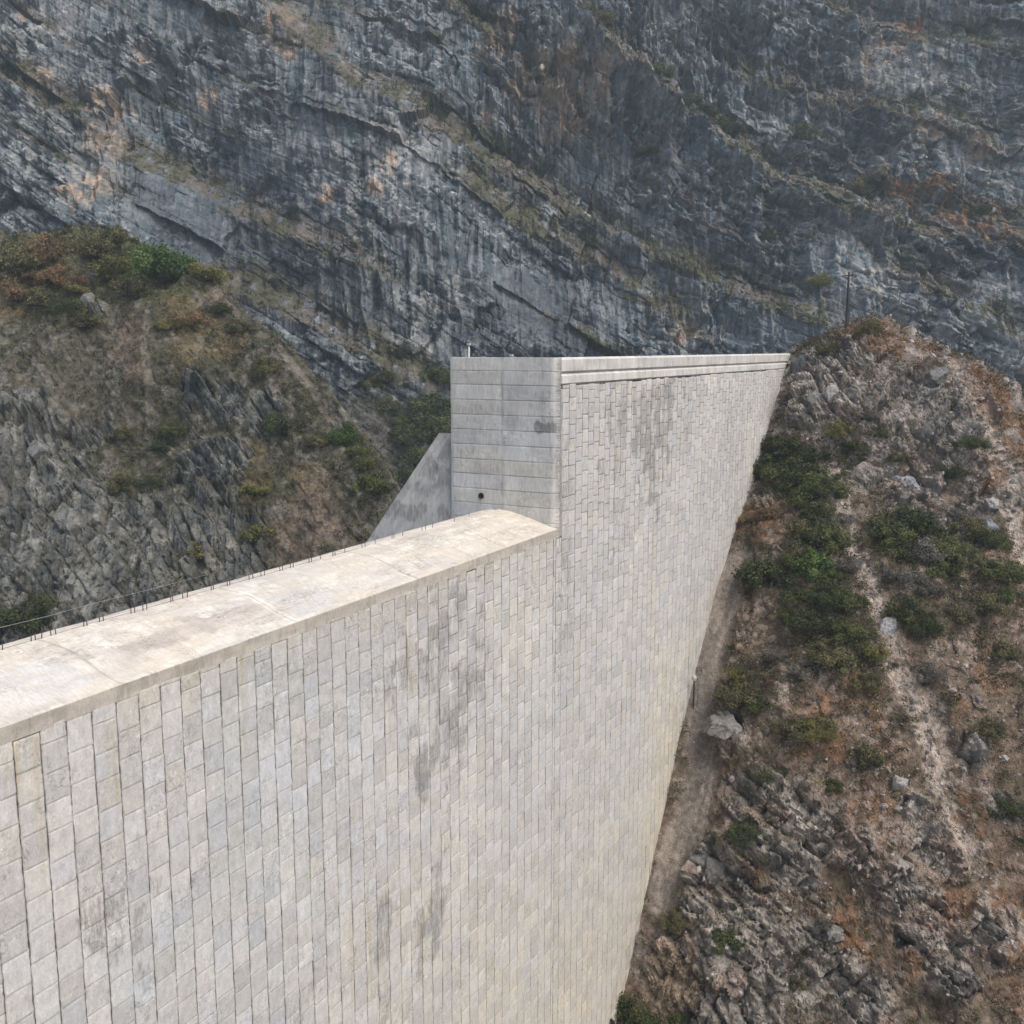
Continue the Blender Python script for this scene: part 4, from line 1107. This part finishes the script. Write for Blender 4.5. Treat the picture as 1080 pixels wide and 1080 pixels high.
PAL = {
    'dark': [(0.041, 0.051, 0.020), (0.056, 0.067, 0.026), (0.076, 0.085, 0.032), (0.037, 0.044, 0.024)],
    'mid': [(0.073, 0.085, 0.030), (0.098, 0.107, 0.039), (0.051, 0.061, 0.027)],
    'bright': [(0.056, 0.100, 0.027), (0.041, 0.076, 0.024), (0.085, 0.128, 0.037)],
    'yellow': [(0.140, 0.134, 0.044), (0.104, 0.107, 0.037), (0.171, 0.152, 0.055)],
    'olive': [(0.100, 0.095, 0.046), (0.128, 0.115, 0.056), (0.071, 0.071, 0.037)],
    'rust': [(0.165, 0.112, 0.061), (0.122, 0.091, 0.055), (0.201, 0.132, 0.067)],
    'grey': [(0.120, 0.112, 0.095), (0.091, 0.088, 0.073), (0.152, 0.140, 0.116)],
}
PROTO = {}
def proto(kind, v):
    key = (kind, v)
    if key not in PROTO:
        sd = hash_s(kind) + v * 7
        tall = (0.85, 1.0, 0.72)[v]
        PROTO[key] = (foliage(sd, (24, 30, 18)[v], 4800, tall, 0.046, PAL[kind]), stems(sd, tall))
        PROTO[key][0].materials.append(M_leaf); PROTO[key][1].materials.append(M_bark)
    return PROTO[key]
def hash_s(s): return sum(ord(ch) * (i + 3) for i, ch in enumerate(s))
cnt = [0]
def bush(surf, px, py, rpx_, kind, label, group, name='bush', sz=1.0):
    P, mp = ground_at(surf, px, py + rpx_ * 0.55)
    r = rpx_ * mp * 1.5
    cnt[0] += 1
    fm, sm = proto(kind, cnt[0] % 3)
    t = empty(name, (P[0], P[1], P[2] - 0.1 * r), random.uniform(0, 6.28)); t.scale = (r * random.uniform(0.85, 1.25), r * random.uniform(0.85, 1.25), r * random.uniform(0.8, 1.15) * sz); t.rotation_euler = (0, 0, random.uniform(0, 6.28))
    tag(t, label, 'bush', group)
    link('foliage', fm, None, t); link('stems', sm, None, t)
    return t
GR = 'bushes on the slope beside the dam'
BR = [
    (818, 466, 13, 'dark', 'dark bush hard against the dam near its top, head of the thicket'), (838, 466, 15, 'dark', 'dark bush in the top of the thicket below the grey rocks'),
    (855, 474, 13, 'dark', 'dark bush at the upper right end of the thicket by the dam'), (814, 488, 15, 'dark', 'dark green bush leaning over the dam edge'),
    (836, 492, 17, 'dark', 'dense dark bush in the middle of the upper thicket'), (856, 496, 14, 'mid', 'mid green bush beside the pale trail, upper thicket'),
    (826, 512, 11, 'mid', 'lower left bush of the upper thicket above the bare pink bank'), (850, 518, 17, 'dark', 'wide dark bush at the bottom of the upper thicket'),
    (872, 512, 13, 'mid', 'green bush next to the narrow start of the pale trail'), (864, 540, 14, 'dark', 'dark bush below the upper thicket, left of the pale trail'),
    (882, 545, 11, 'grey', 'greyish bush touching the pale trail'), (848, 560, 12, 'olive', 'olive bush right of the rusty bank'),
    (865, 570, 17, 'mid', 'leafy green bush in the middle of the long thicket'), (884, 570, 10, 'dark', 'dark bush left of the trail bend'),
    (845, 590, 14, 'mid', 'green bush at the left side of the middle thicket'), (862, 600, 16, 'bright', 'fresh green bush in the middle thicket'),
    (880, 602, 13, 'mid', 'green bush at the right side of the middle thicket'), (804, 600, 20, 'dark', 'single round dark green bush on the bare bank near the dam'),
    (900, 598, 11, 'grey', 'grey green bush beside the narrow part of the trail'), (852, 628, 15, 'mid', 'green bush below the fresh green one'),
    (874, 632, 15, 'dark', 'dark bush in the lower half of the long thicket'), (893, 636, 13, 'mid', 'green bush left of the smooth pale slab'),
    (838, 650, 12, 'mid', 'small green bush on the left fringe of the lower thicket'), (858, 655, 15, 'dark', 'dark green bush low in the long thicket'),
    (880, 664, 15, 'mid', 'green bush low in the thicket, left of the trail'), (900, 668, 12, 'mid', 'green bush directly left of the pale slab'),
    (912, 690, 12, 'yellow', 'yellow green bush at the lower right tip of the thicket'), (868, 690, 14, 'olive', 'olive bush at the bottom of the long thicket'),
    (890, 700, 13, 'olive', 'brown green bush just under the long thicket'), (848, 704, 14, 'grey', 'grey green tangled bush under the thicket, on brown soil'),
    (915, 722, 11, 'olive', 'olive bush left of the widening trail'), (822, 690, 9, 'grey', 'grey bare bush left of the narrow side path'),
    (776, 712, 9, 'yellow', 'small yellow green bush above the flat boulder'), (784, 730, 15, 'olive', 'low olive bush over the dark hollow beside the gully'),
    (800, 742, 12, 'dark', 'dark scrubby bush right of the hollow above the flat boulder'), (836, 768, 17, 'olive', 'broad yellowish bush on brown soil right of the flat boulder'),
    (862, 772, 12, 'yellow', 'thin yellowish bush right of the broad yellowish bush'), (806, 812, 12, 'mid', 'green tuft growing on the grey outcrop below the flat boulder'),
    (915, 796, 14, 'olive', 'brownish green bush above left of the egg-shaped boulder'), (880, 830, 7, 'dark', 'small dark tuft at the upper edge of the outcrop'),
    (791, 882, 13, 'dark', 'dark green bush on the outcrop at lower centre right'), (768, 988, 14, 'dark', 'dark green bush in the shaded cleft of the bottom outcrop'),
    (714, 972, 10, 'olive', 'olive bush at the bottom of the bare gully'), (842, 1036, 10, 'olive', 'thin olive bush near the bottom edge of the outcrop'),
    (862, 978, 8, 'grey', 'grey green tuft beside the rusty patch'), (665, 1068, 17, 'dark', 'dark bush at the very foot of the dam, bottom edge'),
    (690, 1078, 15, 'dark', 'dark bush right of the one at the very foot of the dam'), (722, 1080, 12, 'mid', 'green bush at the bottom edge left of the pale bank'),
    (889, 456, 10, 'yellow', 'bright yellow green bush right of the start of the trail'), (902, 470, 9, 'dark', 'dark low bush right of the bright yellow green one'),
    (915, 440, 8, 'grey', 'grey bush on the rubble above the yellow green bush'), (928, 458, 8, 'dark', 'dark tuft on the upper rubble slope'),
    (955, 545, 18, 'dark', 'large dark bush crowning the right bush patch'), (975, 552, 16, 'dark', 'dark bush next to the large one, right bush patch'),
    (935, 562, 14, 'mid', 'green bush at the left end of the right bush patch'), (950, 578, 16, 'dark', 'dark bush in the middle left of the right patch'),
    (975, 582, 16, 'grey', 'grey green bush in the middle of the right patch'), (998, 580, 17, 'mid', 'mid green bush in the heart of the right patch'),
    (1015, 592, 13, 'olive', 'olive bush right of the heart of the right patch'), (990, 602, 13, 'mid', 'green bush at the lower side of the right patch'),
    (1048, 572, 11, 'dark', 'dark bush under the bluish upright rock'), (1050, 602, 16, 'mid', 'round green bush near the right edge, middle height'),
    (1025, 560, 12, 'olive', 'olive bush left of the bluish upright rock'), (1010, 540, 9, 'grey', 'greyish bush above the right patch'),
    (945, 610, 13, 'grey', 'grey leafless bush below the right patch, near the trail'), (970, 625, 12, 'grey', 'grey twiggy bush under the right patch'),
    (955, 650, 14, 'dark', 'dark bush right of the smooth pale slab'), (975, 665, 12, 'dark', 'small dark bush lower right of the pale slab'),
    (1045, 636, 13, 'olive', 'olive bush on the right slope below the round green bush'), (1065, 632, 10, 'mid', 'small green bush at the right edge, middle height'),
    (1010, 648, 13, 'olive', 'dry olive bush in the middle of the right slope'), (1062, 680, 12, 'olive', 'olive bush at the right edge below the others'),
    (980, 712, 11, 'grey', 'greyish bush on the right slope above the widening trail'), (1005, 498, 9, 'dark', 'dark tuft among grey rocks on the upper right slope'),
    (1020, 478, 8, 'mid', 'small green tuft below the orange ridge grass'), (948, 486, 7, 'olive', 'little olive tuft left of the grey rocks, upper slope'),
    (1000, 430, 8, 'olive', 'olive tuft beside the rounded grey rock'), (985, 396, 7, 'olive', 'olive tuft on the orange grass slope'), (920, 348, 10, 'olive', 'olive bush on the ridge right of the pole'),
    (1062, 846, 11, 'dark', 'dark green bush on the lower right slope'), (1078, 852, 8, 'mid', 'small green bush at the right edge of the lower slope'),
    (1045, 770, 10, 'olive', 'olive bush on the brown slope near the right edge'), (785, 548, 11, 'rust', 'orange brown dry bush on the bank beside the dam'), (815, 540, 10, 'rust', 'rust brown dry bush above the round dark bush'),
    (875, 372, 8, 'olive', 'olive tuft on the rocks above the dam end'), (852, 350, 7, 'dark', 'dark tuft at the top of the rocks above the dam end')]
for x, y, r, kd, lb in BR: bush('R', x, y, r, kd, lb, GR)
GL = 'shrubs on the spur behind the spillway'
BLs = [
    (172, 276, 21, 'bright', 'largest bright green shrub on top of the left spur'), (153, 270, 13, 'bright', 'bright green shrub at the left side of the largest one'), (208, 284, 16, 'yellow', 'rounded yellow green shrub right of the bright green ones'),
    (118, 280, 18, 'yellow', 'olive yellow shrub left of the bright green shrubs'), (100, 262, 15, 'olive', 'olive shrub near the skyline of the left spur'), (126, 250, 13, 'olive', 'olive shrub on the skyline of the left spur'),
    (134, 300, 13, 'olive', 'olive shrub below the bright green shrubs'), (236, 292, 9, 'dark', 'dark shrub right of the rounded yellow green shrub'), (260, 300, 8, 'dark', 'small dark shrub on the edge of the left spur'),
    (70, 320, 14, 'dark', 'dark shrub below the olive ones at upper left'), (90, 330, 13, 'olive', 'olive shrub beside the pale rock at upper left'), (40, 312, 14, 'olive', 'olive shrub near the left edge, upper spur'),
    (20, 272, 16, 'olive', 'olive brown shrub at the left edge of the skyline'), (50, 262, 15, 'rust', 'brown shrub at the upper left skyline'), (12, 302, 15, 'rust', 'rust brown shrub at the left edge'), (45, 288, 14, 'rust', 'orange brown shrub at upper left'), (66, 296, 12, 'rust', 'brown shrub between olive shrubs at upper left'),
    (80, 300, 9, 'yellow', 'small yellow shrub at upper left'), (232, 330, 9, 'dark', 'dark shrub at the head of the pale slope edge'), (205, 345, 11, 'rust', 'brown shrub on the middle of the spur'), (185, 350, 10, 'yellow', 'yellowish shrub right of the short pale path'),
    (296, 452, 13, 'dark', 'dark green shrub in the middle of the left spur'), (366, 464, 14, 'bright', 'green shrub on the right flank of the spur'), (378, 480, 11, 'mid', 'green shrub just below the one on the right flank'),
    (394, 512, 15, 'mid', 'rounded green shrub low on the right flank beside the buttress'), (385, 497, 9, 'mid', 'small green shrub between two on the right flank'), (268, 520, 10, 'yellow', 'yellow brown shrub in the middle of the spur'), (270, 560, 13, 'yellow', 'yellow green shrub low on the spur above the crest'),
    (206, 582, 11, 'yellow', 'yellow green shrub on the pale rocks low on the spur'), (126, 452, 10, 'olive', 'olive shrub on the left rocks'), (165, 458, 11, 'dark', 'dark shrub on the rocks left of centre of the spur'), (180, 448, 9, 'mid', 'green shrub beside the dark one on the rocks'),
    (125, 505, 12, 'olive', 'olive shrub above the steep left rocks'), (152, 500, 10, 'dark', 'small dark shrub above the steep left rocks'), (72, 455, 10, 'grey', 'grey shrub on the left rocks'), (255, 350, 10, 'olive', 'olive shrub on the upper right part of the spur'),
    (300, 355, 11, 'grey', 'grey shrub on the edge of the spur, upper right'), (280, 400, 11, 'olive', 'olive shrub halfway down the spur edge'), (330, 470, 9, 'olive', 'olive shrub inside the brown patch of the spur'), (20, 660, 16, 'dark', 'dark shrub at lower left behind the crest'), (45, 640, 12, 'dark', 'small dark shrub at lower left above the crest')]
for x, y, r, kd, lb in BLs: bush('L', x, y, r, kd, lb, GL, 'shrub')
GG = 'trees in the gully behind the tall wall'
for x, y, r, kd, lb in [
    (455, 420, 20, 'dark', 'dark tree in the gully touching the tall wall'), (435, 425, 18, 'dark', 'dark tree in the gully left of the one at the wall'), (450, 450, 20, 'dark', 'dark tree at the foot of the tall wall above the buttress'),
    (430, 455, 15, 'dark', 'dark tree in the middle of the gully'), (468, 440, 16, 'dark', 'dark tree partly hidden by the tall wall'), (440, 480, 16, 'dark', 'dark tree in the gully beside the sloping buttress'), (425, 440, 12, 'mid', 'greener tree at the left of the gully'),
    (460, 395, 13, 'mid', 'topmost green tree of the gully by the wall'), (410, 425, 10, 'olive', 'olive tree at the left edge of the gully'), (395, 400, 10, 'olive', 'olive tree on the scree above the spur edge'), (427, 500, 12, 'dark', 'lowest dark tree of the gully'), (410, 395, 9, 'dark', 'dark tree on the scree, upper gully')]:
    bush('C', x, y, r, kd, lb, GG, 'tree')
GC = 'shrubs on the far mountain wall'
for x, y, r, kd, lb in [
    (735, 95, 10, 'dark', 'dark shrub on the upper vegetated ledge of the far mountain'), (752, 105, 10, 'dark', 'dark shrub right of the first on the upper ledge'), (775, 112, 9, 'dark', 'dark shrub where the upper ledge narrows'), (790, 120, 8, 'dark', 'dark shrub lowest on the dark row of the upper ledge'),
    (695, 75, 9, 'mid', 'green shrub at the head of the upper ledge'), (860, 130, 11, 'dark', 'dark shrub on the far rocks at upper right'), (855, 150, 9, 'grey', 'grey shrub below the dark one on the far rocks'), (925, 190, 12, 'olive', 'olive shrub on the far terrace right of centre'), (945, 180, 10, 'grey', 'grey shrub on the far terrace'),
    (1060, 218, 8, 'dark', 'dark upright shrub on the orange terrace at right'), (872, 296, 9, 'yellow', 'yellow green shrub left of the pole top'), (825, 240, 8, 'dark', 'dark shrub in the middle of the far right slope'), (690, 145, 9, 'mid', 'green shrub on the brown ledge top centre'), (640, 10, 9, 'olive', 'olive shrub at the top edge, start of the ledge')]:
    bush('C', x, y, r, kd, lb, GC, 'shrub')

# ------------------------------------------------------------------ ground cover (stuff)
def tufts(name, P, size, cols, ntri, leaf, kind_up=0.7, thin=0.35, seed=1, label=None, cat=None, mat=None):
    rg = np.random.default_rng(seed); n = len(P)
    d = rg.normal(size=(n, ntri, 3)); d /= np.linalg.norm(d, axis=2)[..., None]; d[..., 2] = np.abs(d[..., 2]) * kind_up
    c = P[:, None] + d * size[:, None, None] * rg.uniform(0.35, 1, (n, ntri, 1))
    a = rg.normal(size=(n, ntri, 3)) + d * 1.2; a /= np.linalg.norm(a, axis=2)[..., None]
    b = np.cross(a, rg.normal(size=(n, ntri, 3))); b /= np.linalg.norm(b, axis=2)[..., None]
    l = (leaf * size[:, None, None]) * rg.uniform(0.6, 1.4, (n, ntri, 1))
    V = np.stack([c - a * l, c + a * l, c + b * l * thin * 2], 2).reshape(-1, 3)
    F = np.arange(n * ntri * 3).reshape(-1, 3)
    C = np.repeat(cols[:, None] * rg.uniform(0.7, 1.35, (n, ntri, 1)), 3, 1).reshape(-1, 3)
    o = link(name, raw_mesh(name, V, F, C), mat or M_scrub); tag(o, label, cat, kind='stuff')
    return o

def scatter(sname, n, lo, hi, fn, seed):
    """random points on a terrain patch kept with probability fn(S,i,j)"""
    rg = np.random.default_rng(seed)
    u = rg.uniform(lo[0], hi[0], n); v = rg.uniform(lo[1], hi[1], n)
    P, i, j = near(sname, u, v)
    w = fn(SURF[sname], i, j)
    k = rg.uniform(0, 1, n) < w
    return P[k] + rg.normal(size=(k.sum(), 3)) * 0.05, i[k], j[k], rg

def clump(u, v, s, f=1.0): return ss(0.42, 0.62, fbm(u / (3 * f), v / (3 * f), s, 4))

# upstream hillside scrub
P, i, j, rg = scatter('R', 45000, (66, -48), (130, 0.0), lambda S, i, j: (1 - S['trail'][i, j] * 0.9) * (1 - S['apron'][i, j] * 0.97) * (1 - 0.75 * S['rock'][i, j]) * (0.25 + 0.75 * ss(0.4, 0.6, S['n'][i, j])) * 0.62, 21)
S = SURF['R']; up = S['up'][i, j]; org = S['orange'][i, j]
pal = np.array([(0.050, 0.050, 0.028), (0.12, 0.095, 0.06), (0.040, 0.044, 0.024), (0.13, 0.095, 0.065), (0.075, 0.066, 0.05)])
cols = pal[rg.integers(0, 5, len(P))]
cols = np.where((rg.uniform(size=len(P)) < org * 0.85)[:, None], np.array([0.165, 0.10, 0.052])[None] * rg.uniform(0.7, 1.2, (len(P), 1)), cols)
tufts('dry_grass', P, rg.uniform(0.2, 0.85, len(P)) * rg.uniform(0.6, 1.15, len(P)), cols, 28, 0.17, seed=31, label='dry grass and low brown scrub covering the upstream slope', cat='scrub')
# low brush that knits the bushes together
def brush(sname, lst, name, label, seed, n_each, spread, pals, ok=None):
    rg = np.random.default_rng(seed); PP = []; CC = []
    for x, y, r, kd, lb in lst:
        if r < 9: continue
        P0, mp = ground_at(sname, x, y + r * 0.4); p3 = {'R': pickR, 'L': pickL}[sname](x, y + r * 0.4)
        u = p3[0] + rg.normal(size=n_each) * r * mp * spread; v = p3[1] + rg.normal(size=n_each) * r * mp * spread * (1.0 if sname == 'R' else 0.8)
        P, i, j = near(sname, u, v); S = SURF[sname]
        w = 1 - 0.9 * (S['trail'] if sname == 'R' else S['path'])[i, j] - (0.9 * S['apron'][i, j] if sname == 'R' else 0)
        k = (rg.uniform(size=n_each) < w) & ((P[:, 1] < -0.8) if sname == 'R' else True)
        PP.append(P[k]); base = np.array(PAL[kd])[rg.integers(0, 3, k.sum())]
        alt = np.array(pals)[rg.integers(0, len(pals), k.sum())]
        CC.append(np.where((rg.uniform(size=k.sum()) < 0.45)[:, None], base, alt))
    P = np.concatenate(PP); C = np.concatenate(CC)
    tufts(name, P, rg.uniform(0.35, 1.0, len(P)), C, 34, 0.15, seed=seed, label=label, cat='scrub', kind_up=0.95)
brush('R', BR, 'brush', 'tangled olive and brown brush between the bushes beside the dam', 77, 26, 1.35, [(0.085, 0.082, 0.045), (0.12, 0.10, 0.06), (0.10, 0.085, 0.065), (0.06, 0.06, 0.035)])
brush('L', BLs, 'underbrush', 'olive and rusty underbrush between the shrubs of the spur', 78, 34, 1.5, [(0.095, 0.09, 0.045), (0.12, 0.095, 0.055), (0.075, 0.075, 0.04), (0.06, 0.058, 0.035)])
# rubble
def rubble(name, P, size, cols, seed, label):
    rg = np.random.default_rng(seed); n = len(P)
    t = (1 + 5 ** 0.5) / 2
    ico = np.array([(-1, t, 0), (1, t, 0), (-1, -t, 0), (1, -t, 0), (0, -1, t), (0, 1, t), (0, -1, -t), (0, 1, -t), (t, 0, -1), (t, 0, 1), (-t, 0, -1), (-t, 0, 1)]) / 1.9
    fc = np.array([(0, 11, 5), (0, 5, 1), (0, 1, 7), (0, 7, 10), (0, 10, 11), (1, 5, 9), (5, 11, 4), (11, 10, 2), (10, 7, 6), (7, 1, 8), (3, 9, 4), (3, 4, 2), (3, 2, 6), (3, 6, 8), (3, 8, 9), (4, 9, 5), (2, 4, 11), (6, 2, 10), (8, 6, 7), (9, 8, 1)])
    s = size[:, None, None] * rg.uniform(0.5, 1.2, (n, 1, 3)); 
    V = ico[None] * s * rg.uniform(0.7, 1.2, (n, 12, 1)) + P[:, None]
    F = (fc[None] + (np.arange(n) * 12)[:, None, None]).reshape(-1, 3)
    C = np.repeat(cols, 12, 0)
    o = link(name, raw_mesh(name, V.reshape(-1, 3), F, C), M_stone); tag(o, label, 'stones', kind='stuff')
P, i, j, rg = scatter('R', 40000, (66, -48), (130, 0.0), lambda S, i, j: np.clip(0.10 + 0.6 * S['trail'][i, j] + 0.30 * S['tan'][i, j] + 0.3 * S['up'][i, j] + 0.15 * S['rock'][i, j] - 0.5 * S['apron'][i, j], 0.012, 1) * 0.75, 22)
cols = np.array([0.24, 0.215, 0.195])[None] * rg.uniform(0.55, 1.45, (len(P), 1)) * (1 + rg.normal(size=(len(P), 3)) * 0.03)
rubble('rubble', P, rg.uniform(0.04, 0.22, len(P)) ** 1.0 * (1 + (rg.uniform(size=len(P)) < 0.06) * 1.2), cols, 5, 'loose pale stones strewn over the upstream slope')

# spur scrub
P, i, j, rg = scatter('L', 52000, (-92, 112), (0, 172), lambda S, i, j: (1 - 0.82 * S['rock'][i, j]) * (1 - 0.7 * S['path'][i, j]) * (0.25 + 0.75 * ss(0.4, 0.58, S['n'][i, j])) * (0.5 + 0.5 * S['green'][i, j]) * 0.62, 23)
S = SURF['L']; g = S['green'][i, j]; ru = S['rust'][i, j]; pk = S['pink'][i, j]
pal = np.array([(0.045, 0.046, 0.026), (0.095, 0.085, 0.055), (0.036, 0.040, 0.022), (0.075, 0.066, 0.05), (0.075, 0.076, 0.038)])
cols = pal[rg.integers(0, 5, len(P))]
cols = np.where((rg.uniform(size=len(P)) < ru * 0.7)[:, None], np.array([0.14, 0.10, 0.045])[None], cols)
cols = np.where((rg.uniform(size=len(P)) < pk * 0.7)[:, None], np.array([0.105, 0.078, 0.066])[None], cols)
tufts('low_scrub', P, rg.uniform(0.3, 1.15, len(P)), cols, 24, 0.17, seed=32, label='low olive and brown scrub covering the spur behind the spillway', cat='scrub')

# far mountain scrub on ledges, terraces and scree
P, i, j, rg = scatter('C', 75000, (-140, -42), (148, 110), lambda S, i, j: np.clip(1.0 * S['led'][i, j] * ss(0.25, 0.45, S['n'][i, j]) + 0.55 * S['flat'][i, j] * ss(0.42, 0.55, S['n'][i, j]) + 0.5 * S['scree'][i, j] + 0.5 * S['rocky'][i, j] + 0.012, 0, 1) * 0.5, 24)
pal = np.array([(0.060, 0.066, 0.034), (0.075, 0.070, 0.046), (0.045, 0.052, 0.030), (0.105, 0.086, 0.062), (0.095, 0.094, 0.042)])
cols = pal[rg.integers(0, 5, len(P))]
tufts('cliff_scrub', P, rg.uniform(0.4, 1.5, len(P)), cols, 22, 0.2, seed=33, label='dark scrub growing on the ledges of the far mountain', cat='scrub')
print('bushes', cnt[0], 'blocks', len(cells))

# ------------------------------------------------------------------ air
hm = bpy.data.materials.new('haze'); hm.use_nodes = True
hn = hm.node_tree.nodes; hn.clear()
ho = hn.new('ShaderNodeOutputMaterial'); hv = hn.new('ShaderNodeVolumePrincipled')
hv.inputs['Color'].default_value = (0.76, 0.92, 1.0, 1); hv.inputs['Density'].default_value = 0.00038; hv.inputs['Anisotropy'].default_value = 0.2
hm.node_tree.links.new(hv.outputs[0], ho.inputs['Volume'])
m = MB(); m.box((-1500, -1500, -4), (1500, 1500, 330))
tag(link('haze', m.mesh('haze'), hm), kind='stuff')
